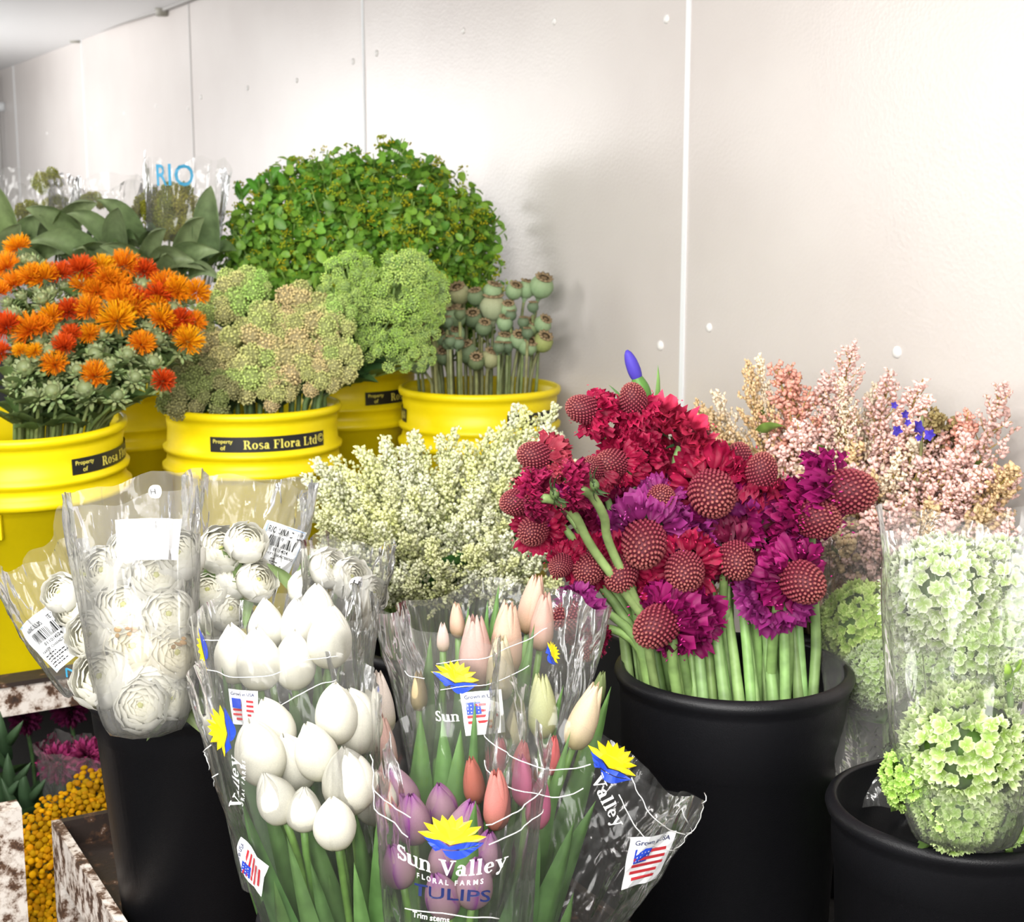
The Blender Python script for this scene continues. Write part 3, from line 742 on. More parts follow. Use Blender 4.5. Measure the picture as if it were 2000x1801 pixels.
# cable clipped along the top of the wall
mb = MB(); cps = [pwall(x, y)-INW*.012 for x, y in ((420, -18), (370, 2), (325, 19), (250, 42), (158, 74), (80, 92), (0, 107), (-60, 122))]
fine = []
for a, b in zip(cps, cps[1:]): fine += [a.lerp(b, t/5) for t in range(5)]
cb = thing('cable', cps[0], 'thin grey cable clipped along the top edge of the wall', 'cable')
mb.tube([p-cps[0] for p in fine], .008, 6); obj('cord', mb.mesh('cord', plain('grey_cable', (.42, .40, .38), .5)), cb)
for x, y in ((325, 19), (155, 73), (42, 98)):
    c = MB(); c.box(-.02, .02, -.012, .012, -.022, .022); obj('clip', c.mesh('clip', plain('clip', (.35, .33, .28), .5)), cb, pwall(x, y)-INW*.015-cps[0])
# vertical pipe at the far left
p0, p1 = pwall(4, 150)-INW*.03, pwall(4, 420)-INW*.03
pp = thing('pipe', Vector((p0.x, p0.y, p1.z)), 'thin vertical grey pipe on the wall at the far left edge', 'pipe')
mb = MB(); mb.tube([(0, 0, 0), (0, 0, (p0.z-p1.z)*.5), (0, 0, p0.z-p1.z)], .012, 8); obj('tube', mb.mesh('tube', plain('grey_pipe', (.45, .44, .42), .4)), pp)
mb = MB(); mb.box(-.04, .04, -.02, .02, -.02, .02); obj('clamp', mb.mesh('clamp', M_TRIM), pp, (0, 0, pwall(4, 210).z-p1.z))

# ------------------------------------------------------------------ carts
UZ = Vector((0, 0, 1))
M_STAND = plain('dark_metal', (.03, .028, .027), .6)
def cart(name, loc, label, parts, legs=()):
    root = thing(name, loc, label, 'cart')
    for nm, mat, bx in parts:
        m = MB()
        for b in bx: m.box(*b, ax=(Vector((0, 0, 0)), INW, AL, UZ))
        obj(nm, m.mesh(nm, mat, False), root)
    return root
# upper cart under the yellow buckets; its near rail crosses the photo at the left
rail = pt(60, 1352, 2.25); DZ = rail.z+.008
c0 = Vector((rail.x, rail.y, 0))
cart('flower_cart', c0, 'rusty white metal cart with a rail under the yellow buckets',
     [('rail', M_RUSTW, [(-.75, .78, -.02, .02, DZ-.035, DZ+.012)]), ('rail_lip', M_RUSTD, [(-.75, .78, -.024, .024, DZ+.013, DZ+.020)]),
      ('deck', M_RUSTD, [(-.75, .78, .021, 1.9, DZ-.02, DZ)]), ('added_shade_panel', M_STAND, [(-.70, .73, .42, .43, .02, DZ-.0205)]),  # dark panel added to blacken the view below the deck, standing in for shade
      ('leg', M_RUSTD, [(.74, .78, .03, .07, 0, DZ-.036)]), ('leg', M_RUSTD, [(-.75, -.71, .03, .07, 0, DZ-.036)]),
      ('leg', M_RUSTD, [(.74, .78, 1.8, 1.84, 0, DZ-.021)]), ('leg', M_RUSTD, [(-.75, -.71, 1.8, 1.84, 0, DZ-.021)])])
# near tray that carries the black ranunculus bucket
k = pt(100, 1603, 1.86); TZ = k.z - .035; k0 = Vector((k.x, k.y, 0))
cart('metal_tray_cart', k0, 'dark rusty metal tray cart with worn white rails, under the black ranunculus bucket',
     [('tray_floor', M_RUSTD, [(.012, .50, -.72, -.012, TZ-.012, TZ)]),
      ('rail', M_RUSTW, [(0, .012, -.72, 0, TZ-.035, TZ+.035)]), ('rail', M_RUSTD, [(.0121, .50, -.0119, 0, TZ-.035, TZ+.035)]),
      ('rail', M_RUSTD, [(.5001, .512, -.72, 0, TZ-.035, TZ+.035)]), ('rail', M_RUSTD, [(.0121, .50, -.732, -.7201, TZ-.035, TZ+.035)]),
      ('leg', M_RUSTW, [(.0, .035, -.035, 0, 0, TZ-.036)]), ('leg', M_RUSTD, [(.47, .505, -.035, 0, 0, TZ-.036)]),
      ('leg', M_RUSTD, [(0, .035, -.73, -.70, 0, TZ-.036)]), ('leg', M_RUSTD, [(.47, .505, -.73, -.70, 0, TZ-.036)])])
# low cart at the left edge that holds the tansy
g = pt(12, 1575, 1.80)
cart('low_flower_cart', Vector((g.x, g.y, 0)), 'rusty white metal post and low cart deck at the lower left edge',
     [('post', M_RUSTW, [(-.02, .016, -.016, .016, 0, g.z)]), ('side_rail', M_RUSTD, [(-.02, .016, .0161, .5, .34, .36)]), ('deck', M_RUSTD, [(-.5, .22, .09, .5, .3601, .38)]),
      ('leg', M_RUSTD, [(.18, .21, .10, .13, 0, .36)]), ('leg', M_RUSTD, [(.18, .21, .46, .49, 0, .36)]), ('leg', M_RUSTD, [(-.5, -.47, .46, .49, 0, .36)])])

# ------------------------------------------------------------------ buckets
def bucket_body(prof_out, thick, mat, name='bucket_body'):
    m = MB(); top = prof_out[-1]
    inn = [(max(.001, r-thick), z) for r, z in prof_out[::-1] if z > thick]
    inn = [(prof_out[-1][0]-thick*.5, top[1]+thick*.35)] + [(min(r, top[0]-thick), z) for r, z in inn]
    pr = [(.001, 0)] + prof_out + inn + [(prof_out[0][0]-thick, thick), (.001, thick)]
    m.lathe(pr, 96); return m.mesh(name, mat)
def ylabel(root, r, z, a0, text='Rosa Flora Ltd'):
    """black printed band with pale yellow lettering, centred at angle a0 (0 faces -Y)"""
    mp = lambda x, y, o=.0012: Vector(((r+o)*math.sin(a0+x/r), -(r+o)*math.cos(a0+x/r), z+y))
    b = decal('printed_band', gridquads(.212, .026, 24, 1), mp, M_INK, root); b['label'] = 'black printed band with pale yellow lettering'
    ps, kk = glyphs(text, .136, 1.15); ps = move(ps, .020, -.0075)
    ps += move(sans('Property', .034), -.083, .0025) + move(sans('of', .009), -.083, -.009)
    ps += move(glyphs('@', .016)[0], .097, -.006)
    decal('lettering', ps, lambda x, y: mp(x, y, .0020), M_LYEL, b)
def ybucket(c, label, r=.150, h=.37, labels=(), tilt=None, slot=False):
    root = thing('yellow_bucket', c, label, 'bucket', None)
    if tilt: root.rotation_mode = 'QUATERNION'; root.rotation_quaternion = tilt
    T = h; rb = r*.87
    def R_(z): return rb+(r-rb)*(z/h)
    pr = [(rb-.004, 0), (rb, .004), (R_(T-.115), T-.115), (R_(T)+.009, T-.112), (R_(T)+.010, T-.102), (R_(T)+.003, T-.097), (R_(T), T-.080), (R_(T)+.007, T-.077), (R_(T)+.008, T-.070), (R_(T)+.001, T-.066),
          (R_(T)-.001, T-.036), (r+.001, T-.024), (r+.0, T-.016), (r+.006, T-.013), (r+.008, T-.007), (r+.007, T-.001), (r+.004, T)]
    obj('bucket_body', bucket_body(pr, .004, M_YELLOW), root)
    phi = math.atan2(-c.x, c.y)
    for a in labels: ylabel(root, r*1.0+.0005, T-.051, phi+math.radians(a))
    if slot:
        m = MB(); mp = lambda x, y, o: Vector(((r+o)*math.sin(phi+slot+x/r), -(r+o)*math.cos(phi+slot+x/r), T-.137+y))
        for (x0, x1, y0, y1) in ((-.05, .05, .014, .019), (-.05, .05, -.019, -.014), (-.05, -.045, -.014, .014), (.045, .05, -.014, .014)):
            n = 12
            for i in range(n):
                xa, xb = x0+(x1-x0)*i/n, x0+(x1-x0)*(i+1)/n
                m.add([mp(xa, y0, -.002), mp(xb, y0, -.002), mp(xb, y1, -.002), mp(xa, y1, -.002), mp(xa, y0, .006), mp(xb, y0, .006), mp(xb, y1, .006), mp(xa, y1, .006)], [(4, 5, 6, 7), (0, 1, 5, 4), (2, 3, 7, 6), (0, 4, 7, 3), (1, 2, 6, 5)])
        obj('handle_slot', m.mesh('handle_slot', M_YELLOW, False), root)
    return root
def bbucket(c, label, r, h, taper=.80, seam=.095):
    root = thing('black_bucket', c, label, 'bucket', None); rb = r*taper
    def R_(z): return rb+(r-.006-rb)*(z/h)
    pr = [(rb-.006, 0), (rb, .006), (R_(h-seam-.002), h-seam-.002), (R_(h-seam)+.0022, h-seam), (R_(h-.024)+.0022, h-.024), (r-.004, h-.019), (r, h-.013), (r+.002, h-.007), (r, h-.002), (r-.004, h)]
    obj('bucket_body', bucket_body(pr, .006, M_BLACK), root); return root
YB = 1.5-.357-.37                    # foot of the yellow buckets: the deck
def gx(px, Y): return (px-1000)/FPX*Y*CP
def yc(px, Y, z=None): return Vector((gx(px, Y), Y, DZ if z is None else z))
YH = 1.5-.357-DZ
def yb(px, Y): p = pt(px, 800, Y); return Vector((p.x, Y, DZ))
cA = yb(56, 2.42); cB = yb(493, 2.62); cC = yb(937, 2.87); cD = yb(668, 3.04); cE = yb(232, 2.90)
ybucket(cA, 'yellow bucket of orange safflowers at the left edge, nearest of the yellow buckets', .154, YH, (64,), Quaternion((1, 0, 0), .05), -.62)
ybucket(cB, 'yellow bucket of tan and green sedum with its whole name band in view', .150, YH, (12,))
ybucket(cC, 'yellow bucket of poppy seed pods closest to the wall', .150, YH, (60, -108))
ybucket(cD, 'shaded yellow bucket of leafy greens between the sedum and poppy buckets', .150, YH+.02, (58,))
ybucket(cE, 'yellow bucket mostly hidden between the safflower and sedum buckets', .150, YH, ())
def zrim(py, Y): return pt(1000, py, Y).z
def bz(px, py, Y):
    p = pt(px, py, Y); return Vector((p.x, p.y, 0)), p.z
bS, zS = bz(1433, 1300, 1.66)
bR, zR = bz(396, 1328, 1.675)
bH, zH = bz(1872, 1566, 1.427)
bT, zT = bz(800, 1770, 1.40)
bW = Vector((gx(860, 2.08), 2.08, 0)); zW = 1.5-.63
bP = Vector((gx(1700, 1.93), 1.93, 0)); zP = 1.5-.56
def bk(b, z, h): return Vector((b.x, b.y, z-h))
hR = zR - TZ - .001
kS = bk(bS, zS, .34); kR = bk(bR, zR, hR); kH = bk(bH, zH, .32); kT = bk(bT, zT, .30); kW = bk(bW, zW, .30); kP = bk(bP, zP, .36)
bbucket(kS, 'black bucket full of crimson scabiosa stems, its round rim in view', .137, .34, .86)
bbucket(kR, 'black bucket of white ranunculus standing on the rusty tray', .134, hR, .77, .05)
bbucket(kH, 'black bucket of pale green hydrangeas at the lower right corner', .131, .32, .84, .06)
bbucket(kT, 'black bucket under the wrapped tulips at the bottom edge', .152, .30, .8)
bbucket(kW, 'black bucket hidden under the creamy white astilbe', .13, .30, .82)
bbucket(kP, 'black bucket hidden behind the hydrangeas, holding the pink astilbe', .105, .36, .84)
# stands for the buckets that are not on a cart
for nm, kk, w, lab in (('stand', kS, .24, 'scabiosa'), ('stand', kH, .23, 'hydrangea'), ('stand', kT, .26, 'tulip'), ('stand', kW, .24, 'white astilbe'), ('stand', kP, .20, 'pink astilbe')):
    t = thing('bucket_stand', Vector((kk.x, kk.y, 0)), 'low dark metal stand under the black %s bucket' % lab, 'stand')
    m = MB(); m.box(-w/2, w/2, -w/2, w/2, kk.z-.02, kk.z-.0005); obj('top', m.mesh('top', M_STAND, False), t)
    for sx in (-1, 1):
        for sy in (-1, 1):
            m = MB(); m.box(sx*(w/2-.02)-.012, sx*(w/2-.02)+.012, sy*(w/2-.02)-.012, sy*(w/2-.02)+.012, 0, kk.z-.0205); obj('leg', m.mesh('leg', M_STAND, False), t)

# ------------------------------------------------------------------ flowers: safflower
SF = [(37, 488, 46, 'y'), (14, 527, 52, 'o'), (28, 560, 48, 'o'), (62, 545, 50, 'o'), (88, 548, 56, 'y'), (120, 540, 46, 'r'), (160, 531, 52, 'r'), (162, 560, 46, 'y'), (200, 523, 42, 'y'),
      (243, 522, 54, 'o'), (282, 531, 42, 'r'), (190, 572, 48, 'o'), (228, 560, 54, 'o'), (236, 590, 56, 'o'), (262, 603, 52, 'o'), (268, 588, 46, 'r'), (322, 566, 60, 'o'), (347, 570, 50, 'y'),
      (310, 578, 46, 'r'), (382, 573, 46, 'y'), (307, 599, 36, 'y'), (135, 610, 44, 'r'), (174, 607, 50, 'o'), (103, 622, 46, 'y'), (60, 648, 60, 'o'), (14, 642, 56, 'r'), (230, 628, 66, 'y'),
      (313, 626, 50, 'y'), (336, 641, 42, 'r'), (353, 626, 42, 'r'), (380, 630, 38, 'o'), (366, 668, 52, 'y'), (277, 674, 46, 'o'), (175, 655, 38, 'y'), (126, 678, 42, 'r'), (40, 686, 26, 'y'),
      (68, 688, 30, 'y'), (108, 713, 46, 'o'), (186, 735, 50, 'o'), (4, 692, 40, 'r'), (318, 745, 40, 'r'), (2, 575, 42, 'o'), (84, 640, 40, 'o'), (140, 655, 36, 'r'), (210, 545, 44, 'o')]
SB = [(60, 507, 34), (158, 550, 34), (280, 553, 38), (80, 580, 34), (110, 652, 38), (186, 690, 46), (46, 716, 46), (96, 684, 36), (215, 712, 36), (101, 762, 44), (165, 757, 48), (70, 705, 30), (300, 705, 38), (130, 590, 30),
      (340, 600, 34), (25, 610, 34), (200, 650, 34), (250, 690, 34), (150, 720, 34), (60, 770, 36), (230, 770, 34), (265, 735, 34), (310, 660, 34), (20, 745, 34), (200, 600, 32), (290, 640, 34)]
names = {'y': 'golden yellow', 'o': 'bright orange', 'r': 'red orange'}
allS = [(a, b, c, t) for a, b, c, t in SF] + [(a, b, c, 'b') for a, b, c in SB]
rw = rows_of([(a, b) for a, b, _, _ in allS], 6)
cbase = cA + Vector((0, 0, .02))
for i, (px, py, w, t) in enumerate(allS):
    Y = 2.40 + (600-py)/250*.15 + (px-100)/300*.06 + U(-.01, .01)
    p = pt(px, py, Y); R0 = w/ppm(Y)*.5
    d = Vector(((px-150)/260+U(-.25, .25), -.55+U(-.25, .25)-(py-560)/300, 1.0)).normalized()
    base = cbase + Vector((max(-.11, min(.11, (px-120)/350*.12)), (600-py)/250*.08, 0))
    lab = ('closed green safflower bud' if t == 'b' else names[t]+' safflower bloom') + ', %s in the %s safflower row' % (rw[i][1], rw[i][0])
    root = thing('safflower', base, lab, 'flower', 'safflowers in the left yellow bucket')
    hi = stem_rim(root, p-d*R0*.9, d, cA, 1.5-.375, .125, .0032, jit((.17, .22, .07), .2))
    q = qz(d, U(0, 6))
    if t == 'b': obj('bud', SAFB, root, p-base, q, R0*1.15)
    else:
        obj('bud', SAFB, root, p-d*R0*.75-base, q, R0*.72)
        obj('petals', R.choice(SAF[{'y': 'yellow', 'o': 'orange', 'r': 'red'}[t]]), root, p-d*R0*.2-base, q, (R0*1.03, R0*1.03, R0*1.15))
    m = MB(); e = p-base
    for j in range(9 if px < 230 else 7):
        f = U(.08, .9) if px < 230 else U(.35, .95); c = along(hi, f); a = U(0, 2*PI); L = U(.028, .055)
        o = Vector((math.cos(a), math.sin(a), U(.0, .7))).normalized(); g = jit((.14, .22, .07), .35)
        blade(m, c, c+o*L, L*.55, Vector((0, 0, .006)), Vector((-math.sin(a), math.cos(a), .2)), g, .3, 2, 5, mixc(g, (.22, .28, .11), .4), .8)
    obj('leaves', m.mesh('leaves', M_LEAF), root)

# sedum (tan-green clusters) and open green umbels
SD = [(470, 568, 42, 0), (482, 600, 44, 1), (430, 615, 38, 0), (400, 632, 34, 0), (590, 610, 48, 2), (602, 652, 52, 2), (560, 640, 38, 2), (642, 655, 44, 0), (480, 692, 54, 2), (524, 645, 46, 0),
      (420, 700, 46, 2), (500, 742, 52, 0), (590, 712, 50, 2), (656, 702, 42, 0), (622, 745, 40, 2), (450, 740, 42, 2), (384, 738, 48, 3), (362, 780, 44, 3), (540, 700, 44, 2), (395, 675, 38, 2), (345, 720, 36, 3), (500, 560, 30, 1), (655, 620, 34, 1), (540, 770, 38, 2), (430, 772, 40, 3)]
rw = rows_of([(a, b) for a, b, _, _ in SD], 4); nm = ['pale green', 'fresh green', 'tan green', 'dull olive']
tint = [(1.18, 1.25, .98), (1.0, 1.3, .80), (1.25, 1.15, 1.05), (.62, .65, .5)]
cb_ = cB + Vector((0, 0, .02))
for i, (px, py, r, t) in enumerate(SD):
    Y = 2.60 + (670-py)/200*.13 + U(-.01, .01); p = pt(px, py, Y); rr = r/ppm(Y)*1.06
    d = Vector(((px-495)/230+U(-.15, .15), -.6-(py-600)/300, 1)).normalized()
    base = cb_ + Vector(((px-495)/170*.08, (680-py)/150*.07, 0))
    root = thing('sedum', base, '%s sedum cluster, %s in the %s row of the sedum bucket' % (nm[t], rw[i][1], rw[i][0]), 'flower', 'sedum in the middle yellow bucket')
    hi = stem_rim(root, p-d*rr*.8, d, cB, 1.5-.36, .12, .0045, jit((.18, .27, .09), .2))
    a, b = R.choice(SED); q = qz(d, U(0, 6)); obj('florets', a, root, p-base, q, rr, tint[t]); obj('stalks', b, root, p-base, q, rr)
    for j in range(3):
        a = U(0, 2*PI); o = Vector((math.cos(a), math.sin(a), .4)); e = along(hi, U(.1, .7)); g = jit((.09, .17, .06), .3)
        leaf_part(root, e, e+o*U(.05, .09), .04, Vector((0, 0, .015)), Vector((-math.sin(a), math.cos(a), 0)), g)
UM = [(682, 540, 50), (715, 580, 58), (795, 545, 60), (775, 598, 72), (828, 568, 50), (735, 640, 58), (805, 640, 54), (690, 610, 48), (770, 690, 48), (660, 580, 40), (830, 610, 40), (700, 680, 44), (810, 690, 40)]
rw = rows_of([(a, b) for a, b, _ in UM], 3)
for i, (px, py, r) in enumerate(UM):
    Y = 2.72 + (620-py)/200*.10 + U(-.01, .01); p = pt(px, py, Y); rr = r/ppm(Y)*1.0
    d = Vector(((px-700)/160+U(-.15, .15), -.7-(py-600)/300, 1)).normalized(); base = cb_ + Vector((.03+(px-740)/800, .09, 0))
    root = thing('green_umbel', base, 'open bright green umbel right of the sedum, %s in the %s row' % (rw[i][1], rw[i][0]), 'flower', 'open green umbels')
    hi = stem_rim(root, p-d*rr*.8, d, cB, 1.5-.36, .13, .0045, (.22, .34, .10))
    a, b = R.choice(UMB); q = qz(d, U(0, 6)); k = U(1.1, 1.5); obj('florets', a, root, p-base, q, rr, (k, k*.97, k*.85)); obj('stalks', b, root, p-base, q, rr, (1.3, 1.3, 1.2))
    for j in range(4):
        f = U(.74, .92); o = Vector((U(-.3, 1), U(-1, .3), .1)); e = along(hi, U(.05, .7)); g = jit((.045, .12, .035), .3)
        leaf_part(root, e, e+o*U(.06, .11), .05, Vector((0, 0, .015)), Vector((-o.y, o.x, .2)), g, (.1, .2, .06))

# poppy seed pods
PP = [(897, 574, 21, 't'), (888, 619, 22, 'g'), (846, 623, 23, 'g'), (963, 600, 26, 't'), (962, 570, 19, 'g'), (1004, 568, 17, 'g'), (1028, 564, 18, 'g'), (1058, 559, 23, 'g'), (986, 631, 16, 'g'), (826, 647, 18, 'g'), (840, 675, 18, 'y'),
      (864, 660, 18, 'g'), (911, 688, 21, 'd'), (958, 700, 19, 't'), (817, 708, 22, 'g'), (985, 668, 18, 'g'), (1013, 664, 18, 'g'), (1031, 676, 19, 'g'), (1060, 668, 20, 'y'), (930, 580, 17, 'd'), (924, 622, 18, 'd'),
      (892, 653, 16, 'g'), (867, 695, 18, 'd'), (930, 706, 17, 'd'), (1035, 640, 18, 'g'), (1060, 633, 17, 'g'), (993, 604, 16, 'g'), (864, 567, 15, 'g'), (871, 602, 15, 'y'), (945, 640, 16, 'd')]
rw = rows_of([(a, b) for a, b, _, _ in PP], 4); tn = {'t': (1.35, 1.15, 1.1), 'g': (1.05, 1.15, 1), 'y': (1.25, 1.2, .75), 'd': (.6, .65, .55)}; nn = {'t': 'tan', 'g': 'blue green', 'y': 'yellow green', 'd': 'dark green'}
for i, (px, py, r, t) in enumerate(PP):
    Y = 2.86 + (640-py)/130*.09 + U(-.01, .01); p = ptw(px, py, Y, .04); rr = r/ppm(p.y)*1.0
    d = Vector(((px-945)/260+U(-.2, .2), -.25+U(-.45, .15)-(py-600)/400, 1)).normalized()
    base = cC + Vector(((px-945)/130*.08, (640-py)/90*.06, .02))
    root = thing('poppy_pod', base, '%s poppy seed pod, %s in the %s row of pods' % (nn[t], rw[i][1], rw[i][0]), 'flower', 'poppy seed pods by the wall')
    stem_rim(root, p-d*rr*1.4, d, cC, 1.5-.357, .12, .0034, jit((.25, .27, .11), .2))
    a, b = R.choice(POP); q = qz(d, U(0, 6)); obj('pod', a, root, p-base, q, rr, tn[t]); obj('crown', b, root, p-base, q, rr)
for i in range(26):
    a = U(0, 2*PI); r = .11*math.sqrt(U(0, 1)); base = cC + Vector((r*math.cos(a), r*math.sin(a), .02)); e = Vector((base.x*1.0+.35*(base.x-cC.x), base.y-.02, cC.z+YH+U(.05, .14)))
    root = thing('poppy_pod', base, 'poppy stem with a small dark pod low inside the poppy bunch', 'flower', 'small pods low inside the poppy bunch')
    stem_to(root, e, (0, 0, 1), .0034, jit((.20, .23, .09), .25), 6, .45, (0, 0, 1)); aa, bb = R.choice(POP)
    obj('pod', aa, root, e-base+Vector((0, 0, .015)), qz((U(-.3, .3), -.2, 1)), .011, (.5, .55, .5)); obj('crown', bb, root, e-base+Vector((0, 0, .015)), qz((0, -.1, 1)), .011)

# leafy greens with yellow-green flowers
pts = []
tries = 0
while len(pts) < 112 and tries < 40000:
    tries += 1; x = U(-1, 1); y = U(-1, .36)
    if abs(x)**2.3+abs(y)**2.3 > 1: continue
    px, py = 700+x*(232+U(-8, 22)), 560+y*(232+U(-8, 22))
    if x < -.2 and py < 385+(px-440)*-.25: continue
    if all((px-a)**2+(py-b)**2 > 30**2 for a, b, _ in pts): pts.append((px, py, math.sqrt(max(0, 1-min(1, (x*x+y*y))))))
for px, py, s in pts:
    Y = 3.16 - .24*s + U(-.02, .02); p = ptw(px, py, Y, .10); rr = U(.052, .066)
    base = cD + Vector(((px-700)/250*.10, U(-.08, .08), .02)); d = ((p-base)*.6+Vector((0, -.1*s, .2))).normalized()
    root = thing('leafy_greens', base, 'bright green round-leaved sprig with tiny yellow flowers in the big dome by the wall', 'foliage', 'leafy green sprigs in the back bucket')
    stem_rim(root, p-d*rr, d, cD, 1.5-.345, .12, .0026, (.14, .26, .05), 5); a, b, c = R.choice(BUP); q = qz(d, U(0, 6)); k = U(.75, 1.15)
    obj('leaves', a, root, p-base, q, rr, (k*U(.85, 1.1), k, k)); obj('inflorescence', b, root, p-base, q, rr); obj('stalks', c, root, p-base, q, rr)
for i, (px, py) in enumerate(((528, 322), (604, 312), (640, 318), (682, 302), (748, 312), (783, 300), (470, 352), (505, 340), (560, 334))):
    p = ptw(px, py+14, 3.12, .05); base = cD + Vector(((px-700)/250*.10, .03, .02)); root = thing('leafy_greens', base, 'tall shoot, %s along the top of the leafy greens' % (['second from left', 'fifth from left', 'sixth from left', 'seventh from left', 'second from right', 'rightmost', 'leftmost', 'third from left', 'fourth from left'][i] if i not in (0, 7) else 'third from left' if i == 0 else 'second from left'), 'foliage', 'leafy green sprigs in the back bucket')
    stem_to(root, p, (0, 0, 1), .0026, (.14, .28, .05), 7, .4, (0, 0, 1), 5); e = p-base
    for a in (0, 2.2, 4.1):
        o = Vector((math.cos(a+i*1.7)*U(.5, 1.2), math.sin(a+i)*.4, U(-.2, .6))); g = jit((.13, .36, .04), .2); leaf_part(root, e-Vector((0, 0, .02)), e+o*U(.02, .04), U(.02, .03), Vector((0, 0, .004)), Vector((-o.z, .3, o.x)), g)

# grey-green broad leaves and wrapped olive flowers at the back left
BL = [(10, 430, 90, -.1, 1.0), (60, 470, 90, .5, .5), (110, 450, 90, -.5, .4), (150, 440, 95, .8, .5), (185, 460, 80, -.8, .6), (230, 470, 90, .2, .7), (130, 500, 100, -.9, .2), (90, 510, 90, .7, .1), (200, 510, 90, .9, .0),
      (255, 520, 90, -.6, .4), (300, 500, 90, .5, .6), (345, 530, 95, 1.0, -.1), (380, 520, 90, .9, .3), (410, 450, 110, .2, 1.2), (370, 480, 90, .6, .7), (330, 550, 80, .1, .6), (60, 530, 80, -.3, .6), (280, 545, 80, -.2, .5), (395, 545, 70, .8, -.2), (30, 500, 90, .4, .8), (170, 530, 80, .1, .4), (235, 440, 80, -.5, .6)]
rw = rows_of([(a, b) for a, b, *_ in BL], 3)
for i, (px, py, L, dx, dz) in enumerate(BL):
    Y = 2.92 + (500-py)/200*.12 + U(-.02, .02); p = pt(px, py, Y); base = cE + Vector(((px-200)/250*.09, U(-.06, .06), .02)); l = L/ppm(Y)
    root = thing('broad_leaf_stem', base, 'grey green broad leaf at the back left, %s in the %s leaf row' % (rw[i][1], rw[i][0]), 'foliage', 'broad leaves at the back left')
    d = Vector((dx, -.5, dz)).normalized(); e = p-base; stem_rim(root, p-d*l*.5, d, cE, 1.5-.357, .12, .003, (.17, .25, .10), 5)
    g = jit((.22, .31, .13), .22)
    leaf_part(root, e-d*l*.6, e+d*l*.75, l*U(.48, .62), Vector((0, -.02, .03)), Vector((dz+.3, U(-.3, .9), -dx)), g, (.34, .42, .22), 'leaf', -.55, .62)
    for s in (-1, 1):
        o = Vector((s*.8, -.4, .2)); leaf_part(root, e-d*l*.7, e-d*l*.6+o*l*.7, l*.42, Vector((0, 0, .02)), Vector((.2, .7, .6)), jit((.17, .25, .10), .25))
OL = [(300, 420, 40), (345, 405, 42), (330, 450, 40), (365, 440, 36), (310, 470, 34), (60, 425, 30), (95, 360, 26), (110, 410, 26), (180, 400, 22)]
rw = rows_of([(a, b) for a, b, _ in OL], 2)
for i, (px, py, r) in enumerate(OL):
    Y = 3.06; p = pt(px, py, Y); base = cE + Vector(((px-200)/250*.08, .07, .02)); root = thing('olive_flower', base, 'olive yellow flower cluster at the back left, %s in the %s row' % (rw[i][1], rw[i][0]), 'flower', 'olive yellow wrapped flowers')
    stem_to(root, p-Vector((0, 0, .02)), (0, 0, 1), .003, (.2, .25, .07), 6, .4, (0, 0, 1), 5); a, b = R.choice(SED)
    obj('florets', a, root, p-base, qz((U(-.2, .2), -.5, 1), U(0, 6)), r/ppm(Y), (.62, .62, .14))

# ------------------------------------------------------------------ white astilbe
tips = [(612, 930), (640, 878), (668, 880), (700, 862), (716, 870), (742, 868), (778, 845), (798, 842), (828, 845), (862, 832), (880, 848), (910, 850), (935, 832), (960, 838), (1000, 828), (1020, 785), (1018, 830), (1048, 800), (1080, 785), (1085, 830), (600, 965), (625, 905), (1100, 850), (1110, 880)]
poly_top = lambda x: 930-(x-610)*1.0 if x < 690 else 862-(x-690)*.15
tries = 0
while len(tips) < 104 and tries < 20000:
    tries += 1; px, py = U(600, 1080), U(850, 1130)
    if py < poly_top(px)+12 or (px < 700 and py > 1040+(px-600)*.7): continue
    if all((px-a)**2+(py-b)**2 > 27**2 for a, b in tips): tips.append((px, py))
for i, (px, py) in enumerate(tips):
    f = (py-830)/300; Y = 2.16-.30*f + U(-.03, .03); p = pt(px, py, Y); base = kW + Vector(((px-860)/250*.07, U(-.06, .06), .02))
    d = (p - (base+Vector((0, 0, .20)))).normalized()*1.0 + Vector(((px-860)/900, -.15-.75*max(0, f), .15)) ; d.normalize(); L = U(.15, .2)*(1-.15*f)
    lab = 'creamy white feathery astilbe plume in the middle of the photo' if i > 23 else 'creamy white astilbe plume tip, %s along the top outline' % (['leftmost']+[o+' from left' for o in ORD[1:16]]+['eighth from right', 'seventh from right', 'sixth from right', 'fifth from right', 'fourth from right', 'third from right', 'second from right', 'rightmost'])[sorted(range(24), key=lambda j: tips[j][0]).index(i)]
    root = thing('astilbe', base, lab, 'flower', 'creamy white astilbe plumes')
    foot = p-d*L; stem_to(root, foot, d, .0028, (.17, .26, .07), 6, .4, (0, 0, 1), 5); a, b = R.choice(AST); q = qz(d, U(0, 6))
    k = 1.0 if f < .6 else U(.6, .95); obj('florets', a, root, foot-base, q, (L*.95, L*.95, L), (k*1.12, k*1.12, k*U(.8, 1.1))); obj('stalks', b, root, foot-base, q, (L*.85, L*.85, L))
    if i % 5 == 2:
        for a in (U(0, 6), U(0, 6)):
            o = Vector((math.cos(a), -abs(math.sin(a)), .2)); e = foot-base+Vector((0, -.02, .03)); leaf_part(root, e, e+o*.06, .036, Vector((0, 0, .01)), Vector((-o.y, o.x, .4)), jit((.03, .10, .02), .3), (.06, .16, .04))

